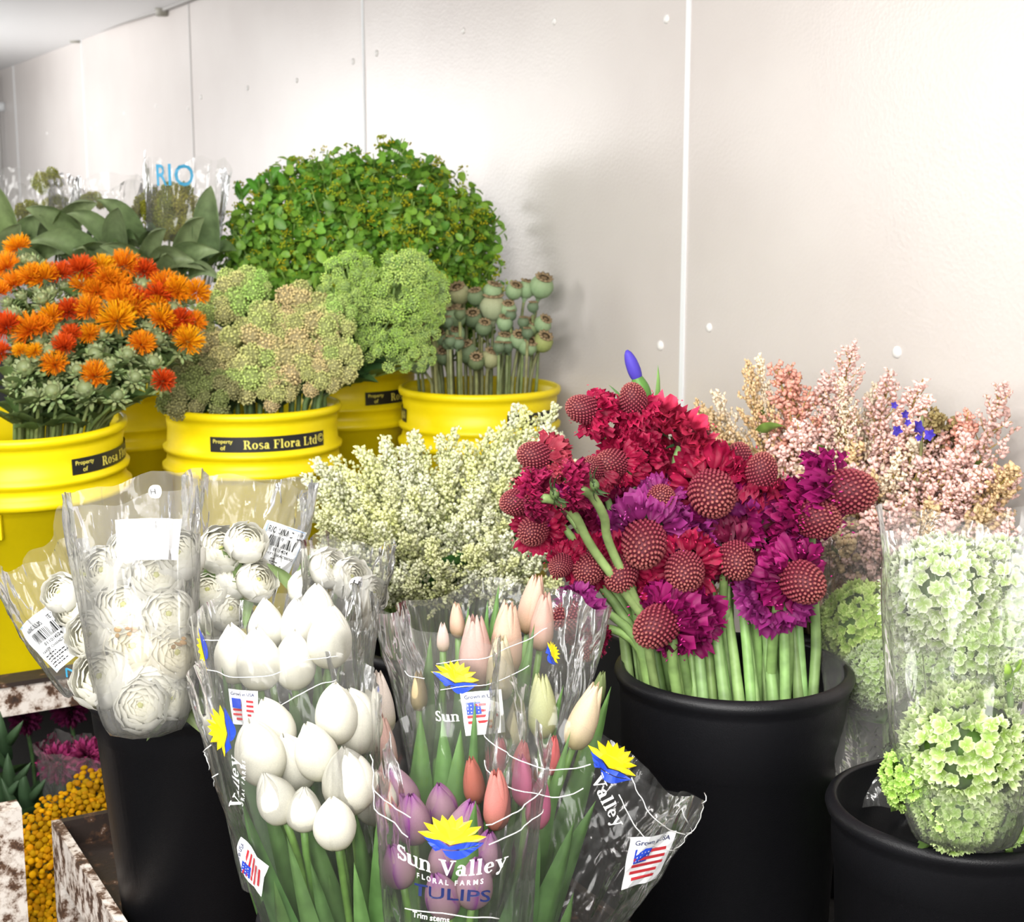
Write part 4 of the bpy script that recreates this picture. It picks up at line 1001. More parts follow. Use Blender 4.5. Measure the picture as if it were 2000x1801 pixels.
# pink astilbe
tips = [(1445, 708, 't'), (1473, 695, 'c'), (1532, 712, 'k'), (1566, 712, 'k'), (1634, 668, 'p'), (1600, 735, 'p'), (1655, 738, 'c'), (1718, 720, 'p'), (1770, 735, 'p'), (1968, 747, 'p'), (1915, 845, 'p'), (1985, 890, 't'), (1350, 785, 't'), (1385, 800, 't'), (1900, 805, 'k'), (1828, 822, 'o'), (1815, 795, 'o'), (1410, 760, 'c'), (1500, 760, 'c'), (1690, 750, 'c'), (1960, 960, 't'), (1950, 920, 'p'), (1845, 850, 'p'), (1790, 770, 'p')]
tries = 0
while len(tips) < 78 and tries < 20000:
    tries += 1; px, py = U(1370, 1960), U(790, 1060)
    if py < 790+abs(px-1640)*.22 or (px > 1800 and py < 1660-.43*1900+ (px-1800)*.4): continue
    if all((px-a)**2+(py-b)**2 > 33**2 for a, b, _ in tips): tips.append((px, py, 't' if px < 1500 and R.random() < .7 else R.choice('ppppct' if px > 1560 else 'tckp')))
tp = {'p': (1.25, .98, .96), 'c': (1.28, 1.2, 1.02), 'k': (1.15, .68, .58), 't': (1.0, .82, .52), 'o': (.5, .42, .2)}; pn = {'p': 'pale pink', 'c': 'cream', 'k': 'coral pink', 't': 'tan', 'o': 'dry olive'}
rw = rows_of([(a, b) for a, b, _ in tips], 6)
for i, (px, py, t) in enumerate(tips):
    f = max(0, (py-760)/300); p = ptw(px, py, 2.03-.16*f-(px-1400)/600*.14+U(-.03, .03), .03); base = kP + Vector(((px-1690)/300*.05, U(-.04, .04), .02))
    d = (p - (base+Vector((0, 0, .26)))).normalized() + Vector((0, -.5*f, .1)); d.normalize(); L = U(.15, .21)
    if wgap(p-d*L) < .02: d = Vector((d.x*.5, d.y, d.z)).normalized()
    if t == 'o': d = (d+Vector((-.3, -.3, -.6))).normalized()
    root = thing('astilbe', base, '%s astilbe plume, %s in the %s row of the pink bunch' % (pn[t], rw[i][1], rw[i][0]), 'flower', 'pink and tan astilbe plumes')
    foot = p-d*L; stem_to(root, foot, d, .0026, (.26, .22, .10), 6, .4, (0, 0, 1), 5); a, b = R.choice(PNK); q = qz(d, U(0, 6)); w = L*(.8 if t in 'ct' and py < 800 else 1.15); k = U(.88, 1.08)
    obj('florets', a, root, foot-base, q, (w, w, L), tuple(x*k for x in tp[t])); obj('stalks', b, root, foot-base, q, (w, w, L), (1.1, .7, .5))
    if i % 4 == 1 or px < 1480:
        o = Vector((U(-.6, .6), -.7, U(.1, .9))); e = foot-base+d*L*.4; leaf_part(root, e, e+o.normalized()*U(.035, .06), .02, Vector((0, 0, .006)), Vector((.7, .2, -.3)), jit((.18, .34, .06), .25), (.26, .42, .09))
# blue-violet delphinium among the pink plumes
base = kP+Vector((.02, 0, .02)); p = ptw(1785, 830, 1.86, .05); root = thing('delphinium', base, 'small violet blue delphinium florets among the pink astilbe', 'flower')
stem_to(root, p+Vector((.01, 0, .012)), (-.2, -.2, 1), .0025, (.22, .22, .09), 8, .4, (0, 0, 1), 5)
for px, py, r in ((1746, 792, 8), (1766, 810, 10), (1753, 842, 12), (1790, 836, 17), (1816, 850, 13), (1772, 826, 8), (1795, 855, 8)):
    m = MB(); 
    for j in range(5):
        a = 2*PI*j/5+U(-.3, .3); blade(m, (0, 0, 0), (math.cos(a), math.sin(a), .3), .8, (0, 0, .1), (-math.sin(a), math.cos(a), 0), jit((.09, .06, .50), .3), .3, 2, 4)
    obj('floret', m.mesh('floret', M_PETAL), root, pt(px, py, p.y-.02)-base, qz((U(-.7, .7), -1, .3), U(0, 6)), r/ppm(1.84))

# ------------------------------------------------------------------ scabiosa
CR, MG, PU, PKH = (.50, .012, .075), (.42, .014, .17), (.40, .035, .25), (.74, .04, .12)
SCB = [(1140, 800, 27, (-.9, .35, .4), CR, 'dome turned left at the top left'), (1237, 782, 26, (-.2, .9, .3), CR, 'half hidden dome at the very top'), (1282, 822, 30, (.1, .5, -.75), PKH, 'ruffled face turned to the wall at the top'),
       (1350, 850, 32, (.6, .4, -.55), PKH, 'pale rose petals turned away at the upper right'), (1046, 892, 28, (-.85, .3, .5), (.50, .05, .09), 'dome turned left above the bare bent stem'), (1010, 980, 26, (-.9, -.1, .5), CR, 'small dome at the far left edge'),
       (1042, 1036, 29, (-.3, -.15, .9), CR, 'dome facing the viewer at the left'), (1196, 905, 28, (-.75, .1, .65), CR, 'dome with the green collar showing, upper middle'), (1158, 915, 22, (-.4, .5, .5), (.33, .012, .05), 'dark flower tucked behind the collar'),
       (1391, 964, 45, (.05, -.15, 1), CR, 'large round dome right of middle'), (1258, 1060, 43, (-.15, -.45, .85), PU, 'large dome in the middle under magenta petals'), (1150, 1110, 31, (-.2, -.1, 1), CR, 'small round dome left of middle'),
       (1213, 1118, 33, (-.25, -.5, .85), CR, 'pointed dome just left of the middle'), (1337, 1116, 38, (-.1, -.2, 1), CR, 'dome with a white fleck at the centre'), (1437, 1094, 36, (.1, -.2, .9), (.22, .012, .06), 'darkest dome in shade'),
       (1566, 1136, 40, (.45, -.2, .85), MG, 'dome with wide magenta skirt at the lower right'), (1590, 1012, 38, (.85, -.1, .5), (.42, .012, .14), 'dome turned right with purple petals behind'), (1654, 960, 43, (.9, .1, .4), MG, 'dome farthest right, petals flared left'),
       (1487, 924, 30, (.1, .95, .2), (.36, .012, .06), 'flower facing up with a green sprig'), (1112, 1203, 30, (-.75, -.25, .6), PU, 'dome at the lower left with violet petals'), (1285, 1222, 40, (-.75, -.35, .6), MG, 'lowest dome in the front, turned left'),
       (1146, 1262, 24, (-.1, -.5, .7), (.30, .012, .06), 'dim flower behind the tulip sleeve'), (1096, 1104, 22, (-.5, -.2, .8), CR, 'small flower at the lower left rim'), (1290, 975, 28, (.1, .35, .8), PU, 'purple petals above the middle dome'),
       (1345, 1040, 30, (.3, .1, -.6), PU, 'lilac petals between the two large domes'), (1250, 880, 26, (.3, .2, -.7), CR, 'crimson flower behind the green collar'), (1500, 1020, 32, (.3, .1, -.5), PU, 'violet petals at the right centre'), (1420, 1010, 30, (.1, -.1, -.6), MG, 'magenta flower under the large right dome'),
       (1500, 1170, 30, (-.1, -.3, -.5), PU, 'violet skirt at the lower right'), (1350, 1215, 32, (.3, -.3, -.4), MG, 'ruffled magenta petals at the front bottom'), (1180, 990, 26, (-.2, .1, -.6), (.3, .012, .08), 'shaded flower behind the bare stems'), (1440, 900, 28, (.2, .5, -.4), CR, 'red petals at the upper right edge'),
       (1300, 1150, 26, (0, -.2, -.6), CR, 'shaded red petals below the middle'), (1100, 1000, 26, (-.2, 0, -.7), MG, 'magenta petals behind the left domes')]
for i, (px, py, r, f, c, lab) in enumerate(SCB):
    fd = Vector((f[0], -f[2], f[1])).normalized(); back = f[2] < 0
    Y = 1.66 - (py-1000)/300*.06 + (.045 if back else 0) + U(-.01, .01); p = pt(px, py, Y); rr = r/ppm(Y)*1.03
    base = kS + Vector((max(-.095, min(.095, (px-1360)/330*.11+U(-.02, .02))), U(-.095, .03) if not back else U(0, .09), .012))
    hy = math.hypot(base.x-kS.x, base.y-kS.y)
    if hy > .1: base.x = kS.x+(base.x-kS.x)*.1/hy; base.y = kS.y+(base.y-kS.y)*.1/hy
    root = thing('scabiosa', base, 'scabiosa, '+lab, 'flower', 'scabiosa in the black bucket')
    end = p - fd*rr*1.1; E = end-base
    lx, ly = base.x+E.x-kS.x, base.y+E.y-kS.y; hh = max(1, math.hypot(lx, ly)/.108)
    top = Vector((kS.x+lx/hh, kS.y+ly/hh, zS+.012))-base
    path = [Vector((0, 0, 0)).lerp(top, t/5) for t in range(6)] + herm(top, top*.25+Vector((0, 0, .03)), E, fd*.07, 7)[1:]
    m = MB(); g = jit((.25, .40, .13), .18); m.tube(path, [.0064]*6+[.0062, .0058, .0052, .0048, .0044, .004, .0036], 10, g); obj('stem', m.mesh('stem', M_STEM), root)
    q = qz(fd, U(0, 6)); L = p-base
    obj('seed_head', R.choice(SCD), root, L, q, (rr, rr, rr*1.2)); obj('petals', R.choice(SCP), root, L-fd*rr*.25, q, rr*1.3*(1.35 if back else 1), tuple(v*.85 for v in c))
    obj('calyx', SCC, root, L-fd*rr*.25, q, rr*.95)
for i in range(26):      # stems packed between the others, their blooms turned to the back
    a = U(0, 2*PI); x = -.1+.2*(i+.5)/26; y = -math.sqrt(max(0, .0098-x*x))*U(.55, 1.0); base = kS + Vector((x, y, .012)); px = 1360+x*1700; c = R.choice((CR, MG, PU))
    p = pt(px+U(-30, 30), U(930, 1080), 1.75+U(-.03, .03)); root = thing('scabiosa', base, 'pale green scabiosa stem in the black bucket, its dark bloom turned to the wall', 'flower', 'scabiosa blooms hidden at the back')
    fd = Vector((U(-.3, .3), .8, .5)).normalized(); E = p-base; mid = Vector((E.x*.5, y*.0+.02, E.z*.62))
    m = MB(); m.tube(herm(Vector((0, 0, 0)), Vector((E.x*.4, .0, E.z*.9)), E, Vector((E.x*.4, E.y*1.5, E.z*.5)), 8), [.0072]*5+[.006, .005, .0045, .004], 10, jit((.28, .44, .15), .2)); obj('stem', m.mesh('stem', M_STEM), root)
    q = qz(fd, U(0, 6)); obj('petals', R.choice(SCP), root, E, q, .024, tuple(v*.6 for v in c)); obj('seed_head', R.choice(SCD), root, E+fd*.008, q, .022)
# two bare bent stems at the left of the scabiosa
for k_, (pp_, lab) in enumerate(((((1260, 1210), (1160, 1075), (1125, 1010), (1092, 980), (1050, 972)), 'bare bent green stem curving left under the left dome'), (((1250, 1190), (1190, 1062), (1180, 1010), (1155, 968), (1128, 955)), 'bare green stem arching over beside the bent one'))):
    P3 = [pt(x, y, 1.64-.02*j) for j, (x, y) in enumerate(pp_)]; base = kS+Vector((-.05+.02*k_, -.07, .012)); root = thing('scabiosa', base, lab, 'flower', 'scabiosa in the black bucket')
    m = MB(); fine = [Vector((0, 0, 0))]; Q = [P3[0]]+P3+[P3[-1]]
    for a in range(1, len(Q)-2): fine += [v-base for v in herm(Q[a], (Q[a+1]-Q[a-1])*.5, Q[a+1], (Q[a+2]-Q[a])*.5, 5)[:-1]]
    m.tube(fine, [.0052]*len(fine), 10, (.30, .42, .15)); obj('stem', m.mesh('stem', M_STEM), root)
    e = P3[-1]-base; obj('calyx', SCC, root, e, qz((-1, -.1, -.2)), .022); obj('petals', SCP[k_], root, e+Vector((-.012, .02, 0)), qz((-1, .3, 0)), .02, (.42, .02, .1))
# iris bud
base = kS+Vector((-.03, .08, .012)); p0, p1, p2 = pt(1262, 790, 1.76), pt(1243, 735, 1.76), pt(1224, 684, 1.76); root = thing('iris', base, 'closed iris bud with a violet blue tip, standing above the scabiosa', 'flower')
stem_to(root, p0, p1-p0, .0045, (.15, .30, .06), 8, .4, (0, 0, 1))
m = MB(); ax = herm(p0-base, (p1-p0), p1-base+(p1-p0)*.15, (p2-p1)*.7, 8); m.tube(ax, [.006, .009, .0105, .011, .0105, .009, .007, .005, .002], 10, (.13, .30, .06)); obj('sheath', m.mesh('sheath', M_LEAF), root)
m = MB(); ax = herm(p1-base-(p2-p1)*.25, (p2-p1)*.9, p2-base, (p2-p1)*.8, 8); m.tube(ax, [.003, .006, .0075, .0082, .008, .0075, .0062, .0045, .0015], 10, (.10, .07, .52)); obj('petals', m.mesh('petals', M_PETAL), root)
e = p0-base; leaf_part(root, e-Vector((0, 0, .05)), pt(1281, 712, 1.76)-base, .012, Vector((.008, 0, 0)), Vector((.6, .6, .2)), (.20, .38, .10)); leaf_part(root, e-Vector((0, 0, .03)), pt(1188, 754, 1.76)-base, .008, Vector((0, 0, .006)), Vector((.2, .7, .5)), (.12, .26, .08))

# ------------------------------------------------------------------ tulips
Wt = (1.0, 1.0, .99)
def foot_of(px, dy=0): return kT + Vector(((px-800)/330*.085, dy, .012))
TW = [  # white bunch in front: px, py, Y, height, lean x, lean y(up is 1), label
 (505, 1466, 1.32, 158, -.18, 'white tulip at the left of the front bunch, highest on that side'), (533, 1415, 1.36, 128, -.25, 'white tulip peeking over the leftmost ones of the front bunch'),
 (572, 1486, 1.35, 140, -.22, 'white tulip in the middle of the front bunch, half covered'), (617, 1466, 1.32, 138, -.25, 'upright white tulip with a side seam, middle of the front bunch'),
 (537, 1556, 1.28, 128, -.30, 'white tulip at the lower left of the front bunch, leaning left'), (594, 1578, 1.275, 108, .08, 'smallest white tulip of the front bunch'),
 (654, 1606, 1.265, 128, -.06, 'lowest and roundest white tulip of the front bunch'), (680, 1521, 1.30, 160, -.05, 'large white tulip at the right of the front bunch'),
 (658, 1390, 1.36, 142, .02, 'topmost white tulip of the front bunch'), (694, 1405, 1.38, 150, -.15, 'white tulip right behind the topmost one of the front bunch'), (733, 1555, 1.33, 130, .02, 'white tulip half hidden at the right edge of the front bunch')]
for px, py, Y, h, lx, lab in TW:
    tulip(px, py, Y, h, 'egg', (lx, -.32, 1), Wt, foot_of(px*.6+330, -.05), lab, 'white tulips of the front bunch', 1, .036)
TU = [(457, 1275, 1.47, 128, -.05, 'leftmost white tulip of the upper bunch'), (505, 1285, 1.44, 138, 0, 'broad white tulip, second from the left in the upper bunch'), (576, 1288, 1.45, 128, .05, 'white tulip with a pointed tip in the middle of the upper bunch'),
      (645, 1243, 1.45, 134, .1, 'tall white tulip at the right of the upper bunch'), (520, 1218, 1.50, 110, 0, 'white tulip at the back left of the upper bunch'), (580, 1220, 1.50, 110, .03, 'white tulip at the back middle of the upper bunch'), (618, 1190, 1.51, 110, .05, 'highest white tulip of the upper bunch')]
for px, py, Y, h, lx, lab in TU:
    tulip(px, py, Y, h, 'egg', (lx, -.15, 1), Wt, foot_of(px*.5+330, .03), lab, 'white tulips of the upper bunch', 2, .05, .82)
TP = [(776, 1545, 1.36, 120, -.3, 'purple tulip at the upper left of the purple bunch'), (806, 1598, 1.31, 112, -.05, 'purple tulip behind the printed flower, upright'), (862, 1572, 1.34, 100, -.1, 'pointed purple tulip at the top of the purple bunch'),
      (910, 1612, 1.31, 118, .2, 'purple tulip at the upper right of the purple bunch'), (776, 1690, 1.265, 100, -.22, 'purple tulip at the lower left with a curled edge'), (862, 1748, 1.25, 108, -.25, 'lowest purple tulip, open towards the left'),
      (928, 1722, 1.255, 118, .12, 'purple tulip at the lower right behind the navy letters'), (868, 1675, 1.30, 100, 0, 'purple tulip in the middle under the white lettering'), (948, 1668, 1.30, 110, .15, 'purple tulip at the right edge of the purple bunch')]
for px, py, Y, h, lx, lab in TP:
    tulip(px, py, Y, h*1.08, 'purple', (lx, -.3, 1), (1.05, .98, 1.05), foot_of(px*.5+420, -.07), lab, 'purple tulips of the middle bunch', 1, .04)
TK = [(970, 1562, 1.30, 140, 0, (.80, .30, .26), 'coral pink tulip, large and upright'), (1022, 1525, 1.33, 120, -.1, (.82, .24, .42), 'hot pink tulip, upper petals behind the film edge'), (1052, 1570, 1.31, 120, .1, (.82, .22, .40), 'hot pink tulip, lower right of the coral one'),
      (925, 1525, 1.36, 110, -.1, (.55, .17, .12), 'dark coral tulip at the left of the pink ones'), (976, 1480, 1.40, 90, 0, (.62, .20, .22), 'dusky pink tulip at the back of the pink ones'), (1018, 1485, 1.38, 90, .1, (.66, .20, .20), 'rose tulip behind the hot pink ones'), (1078, 1476, 1.38, 90, .1, (.72, .16, .16), 'red pink tulip under the cream ones')]
for px, py, Y, h, lx, c, lab in TK:
    tulip(px, py, Y, h, 'slim', (lx, -.2, 1), c, foot_of(px*.6+330, -.04), lab, 'pink tulips', 1, .04, .8)
PE, CRM, GRC = (.84, .58, .44), (.80, .70, .48), (.60, .62, .34)
TC = [(988, 1250, 1.50, 150, .08, PE, 'tall peach tulip at the back middle'), (1040, 1182, 1.54, 118, .15, (.80, .54, .42), 'highest peach tulip, beside the scabiosa'), (1060, 1215, 1.52, 115, .1, (.76, .48, .40), 'peach pink tulip just below the highest one'),
      (893, 1212, 1.53, 70, -.05, PE, 'small peach tulip beside the green leaf tips'), (865, 1245, 1.50, 58, 0, (.8, .62, .55), 'small open pinkish tulip at the back left'), (928, 1275, 1.48, 150, 0, (.75, .50, .44), 'pink peach tulip behind the printed flower'),
      (978, 1305, 1.46, 130, .02, CRM, 'cream tulip under the tall peach one'), (1058, 1380, 1.40, 130, -.03, GRC, 'greenish cream tulip with a split tip, right'), (1143, 1400, 1.38, 140, .35, (.82, .66, .46), 'large cream tulip leaning right'),
      (1008, 1415, 1.44, 110, .1, (.50, .46, .28), 'olive cream tulip behind the flag sticker'), (818, 1350, 1.47, 80, 0, (.75, .60, .35), 'small ochre tulip at the back left'), (748, 1455, 1.44, 120, -.05, (.70, .46, .40), 'dusky pink tulip right of the white bunch'),
      (742, 1375, 1.48, 130, -.05, (.85, .74, .66), 'pale blush tulip right of the topmost white one'), (1170, 1345, 1.46, 70, .2, (.2, .25, .1), 'small green tulip bud near the black bucket')]
for px, py, Y, h, lx, c, lab in TC:
    tulip(px, py, Y, h*1.08, 'slim', (lx, -.12, 1), c, foot_of(px*.5+400, .05), lab, 'cream and peach tulips', 2, .04, .9)
# long leaves standing between the blooms (each grows on a tulip stem without a bloom in view)
for i, (px, py, Y, tx, ty, w) in enumerate(((905, 1290, 1.50, 915, 1180, .035), (945, 1300, 1.50, 975, 1140, .036), (930, 1330, 1.49, 950, 1170, .03), (1030, 1330, 1.48, 1045, 1215, .03), (1090, 1480, 1.40, 1105, 1335, .03), (1100, 1640, 1.36, 1120, 1425, .03), (940, 1480, 1.42, 925, 1360, .022),
        (700, 1700, 1.30, 590, 1560, .04), (640, 1760, 1.28, 480, 1560, .036), (620, 1790, 1.27, 560, 1630, .03), (760, 1760, 1.27, 745, 1560, .04), (820, 1760, 1.29, 800, 1640, .03), (900, 1790, 1.27, 930, 1560, .05), (1000, 1790, 1.29, 1050, 1610, .055), (1040, 1760, 1.30, 1120, 1600, .05), (960, 1700, 1.33, 1000, 1480, .045), (700, 1790, 1.25, 690, 1680, .03), (1080, 1750, 1.33, 1170, 1560, .045), (560, 1720, 1.32, 500, 1500, .03), (870, 1560, 1.40, 860, 1400, .05), (800, 1560, 1.40, 820, 1390, .05), (900, 1600, 1.38, 900, 1420, .05), (560, 1440, 1.42, 560, 1350, .05), (620, 1430, 1.42, 625, 1330, .045), (730, 1440, 1.43, 700, 1330, .04), (470, 1400, 1.44, 440, 1300, .03))):
    a, b = pt(px, py, Y), pt(tx, ty, Y+.01); base = foot_of(px*.6+320, (Y-1.38)*.6)
    root = thing('tulip', base, ['green tulip leaf blade standing between the wrapped bunches', 'green tulip leaf blade low in the wrapped bunches'][py > 1550], 'tulip', ['upright tulip leaves, upper', 'upright tulip leaves, lower'][py > 1550])
    g = jit((.075, .18, .05), .3)
    stem_to(root, base.lerp(a, .55), (a-base), .0045, (.13, .25, .06), 5, .4, None, 6)
    leaf_part(root, (a-base)*.4, b-base, w, Vector((U(-.01, .01), -.012, .0)), Vector((1, U(-.4, .4), U(-.2, .2))), g, mixc(g, (.22, .40, .12), .55), 'leaf', .3, .62)

# ------------------------------------------------------------------ white ranunculus
RN = [(243, 1185, 46, 'creamy ranunculus with a yellow heart, upper left'), (262, 1262, 54, 'cream ranunculus with brown marks and a green eye'), (200, 1325, 50, 'white ranunculus at the lower left of the front sleeve'), (300, 1350, 46, 'ruffled white ranunculus at the bottom'), (275, 1378, 44, 'lowest pale green white ranunculus'),
      (338, 1365, 34, 'small white ranunculus at the lower right of the front sleeve'), (180, 1240, 40, 'white ranunculus at the left edge of the front sleeve'), (330, 1200, 44, 'white ranunculus at the right middle of the front sleeve'), (345, 1275, 44, 'white ranunculus right of the brown marked one'),
      (305, 1125, 44, 'white ranunculus under the blank paper'), (205, 1115, 42, 'white ranunculus left below the blank paper'), (255, 1080, 40, 'white ranunculus half behind the blank paper'), (350, 1085, 42, 'white ranunculus at the top right of the front sleeve'), (147, 1190, 34, 'white ranunculus beside the left price label'), (120, 1160, 32, 'white ranunculus in the leaning left sleeve'),
      (458, 1128, 36, 'white ranunculus with a yellow eye in the second sleeve'), (445, 1188, 38, 'open white ranunculus in the middle of the second sleeve'), (405, 1155, 34, 'white ranunculus at the left of the second sleeve'), (500, 1135, 34, 'white ranunculus under the right price label'), (430, 1075, 38, 'highest white ranunculus in the second sleeve'), (395, 1225, 36, 'lowest white ranunculus of the second sleeve'),
      (682, 1130, 34, 'white ranunculus behind the right round sticker'), (724, 1161, 30, 'small white ranunculus at the far right'), (640, 1110, 32, 'white ranunculus left of the right round sticker'), (480, 1060, 34, 'white ranunculus high behind the second sleeve'), (600, 1150, 32, 'white ranunculus behind the highest white tulip')]
for px, py, r, lab in RN:
    Y = (1.52 - (py-1200)/250*.05 if px < 380 else 1.62) + U(-.01, .01)
    p = pt(px, py, Y); rr = r/ppm(Y)*1.26; fd = Vector(((px-280)/300+U(-.25, .25), -1+U(-.2, .2), .35+U(-.3, .4)-(py-1250)/500)).normalized()
    base = kR + Vector((max(-.08, min(.08, (px-380)/300*.09)), U(-.08, .06), .012))
    root = thing('ranunculus', base, lab, 'flower', 'white ranunculus')
    top = Vector((base.x*.3+p.x*.7, max(base.y, p.y)+.03, kR.z+hR+.03))-base; E = p-fd*rr*.6-base
    m = MB(); m.tube([Vector((0, 0, 0)).lerp(top, t/4) for t in range(5)]+herm(top, Vector((0, .02, .08)), E, fd*.06, 6)[1:], .003, 6, (.25, .38, .12)); obj('stem', m.mesh('stem', M_STEM), root)
    obj('petals', R.choice(RAN), root, p-base, qz(fd, U(0, 6)), rr, (1, 1, 1) if 'brown' not in lab else (1, .97, .9))
    if 'brown' in lab:
        m = MB()
        for j in range(6): m.lump((U(-.40, .2), U(.05, .5), .79+U(-.03, .02)), (U(.05, .15), U(.04, .09), .03), jit((.50, .30, .10), .3), ICO2)
        obj('brown_marks', m.mesh('brown_marks', M_PETAL), root, p-base, qz(fd), rr)
    if px > 300 and px < 620:
        for j in range(2):
            a = U(0, 6); o = Vector((math.cos(a), -.3, math.sin(a))); leaf_part(root, E-o*.005, E+o*.05, .016, Vector((0, 0, .005)), Vector((-o.z, .2, o.x)), jit((.30, .42, .16), .2))

# ------------------------------------------------------------------ hydrangeas
HY = [(1692, 1222, 80, 1.76, (1.05, 1.2, .55), 'bright green hydrangea head beside the rim of the scabiosa bucket'), (1712, 1318, 60, 1.69, (.9, 1.0, .78), 'pale hydrangea head low behind the left sleeve'), (1845, 1165, 112, 1.44, (1.06, 1.06, 1.04), 'large white hydrangea head at the top left of the big sleeve'), (1950, 1160, 104, 1.45, (1.06, 1.06, 1.04), 'white hydrangea head at the top right edge'),
      (1930, 1262, 96, 1.42, (.96, 1.02, .86), 'white green hydrangea head below the top right one'), (1845, 1310, 70, 1.43, (.9, 1.0, .76), 'shaded hydrangea head in the middle of the big sleeve'), (1890, 1462, 116, 1.30, (.92, 1.0, .72), 'large green and white hydrangea head in front'), (1792, 1520, 66, 1.31, (.72, .95, .36), 'green hydrangea head at the lower left of the big sleeve'),
      (1868, 1580, 78, 1.29, (.86, 1.0, .58), 'lowest hydrangea head above the bucket rim'), (1985, 1500, 80, 1.32, (.9, 1.0, .7), 'hydrangea head cut by the right edge, lower'), (1998, 1318, 46, 1.30, (1.0, 1.05, .85), 'small hydrangea head outside the sleeve at the right edge'), (1960, 1590, 60, 1.33, (.8, 1, .55), 'shaded hydrangea head at the lower right corner')]
for px, py, r, Y, c, lab in HY:
    p = pt(px, py, Y); rr = r/ppm(Y)*1.05; base = kH + Vector((max(-.07, min(.07, (px-1860)/200*.05)), max(-.06, min(.07, (Y-1.40)*.7)), .012)); fd = Vector(((px-1870)/300, -.7, .7)).normalized()
    root = thing('hydrangea', base, lab, 'flower', 'hydrangea heads'); stem_to(root, p-fd*rr*.6, fd, .005, (.22, .36, .10), 8, .4, (0, 0, 1))
    q = qz(fd, U(0, 6)); obj('florets', R.choice(HYD), root, p-base, q, rr, c)
    for j in range(1):
        a = U(0, 6); o = Vector((math.cos(a)*.5, abs(math.sin(a))*.8, -.6)); e = p-base-fd*rr*1.25
        leaf_part(root, e, e+o*U(.05, .07), .04, Vector((0, -.01, .01)), Vector((-o.y+.1, o.x, .4)), jit((.10, .22, .05), .3), (.2, .34, .08))
    if Y > 1.6:
        for j in range(5):
            f = U(.45, .8); o = Vector((U(-.8, .8), -.6, U(-.3, .5))); e = (p-base)*f; leaf_part(root, e, e+o*U(.05, .08), .045, Vector((0, -.01, .01)), Vector((-o.y, o.x, .5)), jit((.05, .13, .03), .3), (.12, .22, .06))
base = kH+Vector((.06, -.03, .012)); root = thing('hydrangea', base, 'stem with glossy lime green leaves at the right edge', 'foliage'); e = pt(1975, 1325, 1.29); stem_to(root, e, (0, 0, 1), .004, (.2, .34, .08))
for tx, ty, w in ((1962, 1300, .013), (1972, 1352, .014), (1995, 1290, .014)):
    leaf_part(root, e-base, pt(tx, ty, 1.28)-base, w, Vector((0, -.004, .002)), Vector((.4, .2, .8)), (.26, .50, .05), (.45, .65, .14))

# ------------------------------------------------------------------ under the cart: tansy and purple blooms
tips = []
tries = 0
while len(tips) < 46 and tries < 9000:
    tries += 1; px, py = U(25, 215), U(1520, 1795)
    if py < 1640-(px-20)*.75 or (px > 115 and 1590 < py): continue
    if all((px-a)**2+(py-b)**2 > 23**2 for a, b in tips): tips.append((px, py))
for px, py in tips:
    Y = 2.05-(py-1520)/280*.16+U(-.01, .01); p = pt(px, py, Y); base = Vector((p.x*.6-.27+U(-.02, .02), 2.02+U(-.05, .05), .381))
    root = thing('tansy', base, 'cluster of small round golden yellow tansy buttons at the lower left', 'flower', 'tansy at the lower left'); d = Vector((U(-.2, .2), -.5, 1)); rr = U(.024, .031)
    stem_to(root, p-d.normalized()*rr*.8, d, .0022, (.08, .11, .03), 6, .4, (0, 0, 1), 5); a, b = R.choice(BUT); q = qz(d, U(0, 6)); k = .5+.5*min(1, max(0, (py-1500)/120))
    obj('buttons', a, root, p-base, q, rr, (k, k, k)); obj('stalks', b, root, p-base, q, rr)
def oy(p): return Vector((p.x, p.y, p.z))
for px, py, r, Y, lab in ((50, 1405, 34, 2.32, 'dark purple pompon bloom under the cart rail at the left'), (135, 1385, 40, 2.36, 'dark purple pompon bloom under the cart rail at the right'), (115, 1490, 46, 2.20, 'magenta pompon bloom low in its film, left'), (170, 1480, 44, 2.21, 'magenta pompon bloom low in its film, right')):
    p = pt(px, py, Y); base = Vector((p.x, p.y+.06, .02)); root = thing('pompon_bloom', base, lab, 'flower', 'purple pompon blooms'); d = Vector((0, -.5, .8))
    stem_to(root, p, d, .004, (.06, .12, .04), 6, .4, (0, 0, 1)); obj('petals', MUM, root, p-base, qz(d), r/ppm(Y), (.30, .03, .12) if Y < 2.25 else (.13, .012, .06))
    for j in range(5):
        a = U(0, 6); o = Vector((math.cos(a), -abs(math.sin(a)), -.2)); e = (p-base)*U(.7, .92); leaf_part(root, e, e+o*.09, .03, Vector((0, 0, .01)), Vector((-o.y, o.x, .3)), jit((.035, .07, .025), .3))
for i, (px, py, L) in enumerate(((15, 1450, 160), (30, 1530, 150), (60, 1560, 120), (10, 1560, 120))):
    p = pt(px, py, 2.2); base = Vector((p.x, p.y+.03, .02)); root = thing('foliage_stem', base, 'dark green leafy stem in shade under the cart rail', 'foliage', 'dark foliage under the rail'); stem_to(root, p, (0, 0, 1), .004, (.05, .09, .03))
    e = p-base; [leaf_part(root, e-Vector((0, 0, .05-.02*j)), e+Vector((.035*(j-1), -.02, .06-.015*abs(j-1))), .022, Vector((0, -.015, 0)), (1, .3, .2*(j-1)), jit((.02, .05, .018), .3), (.07, .13, .06)) for j in range(3)]

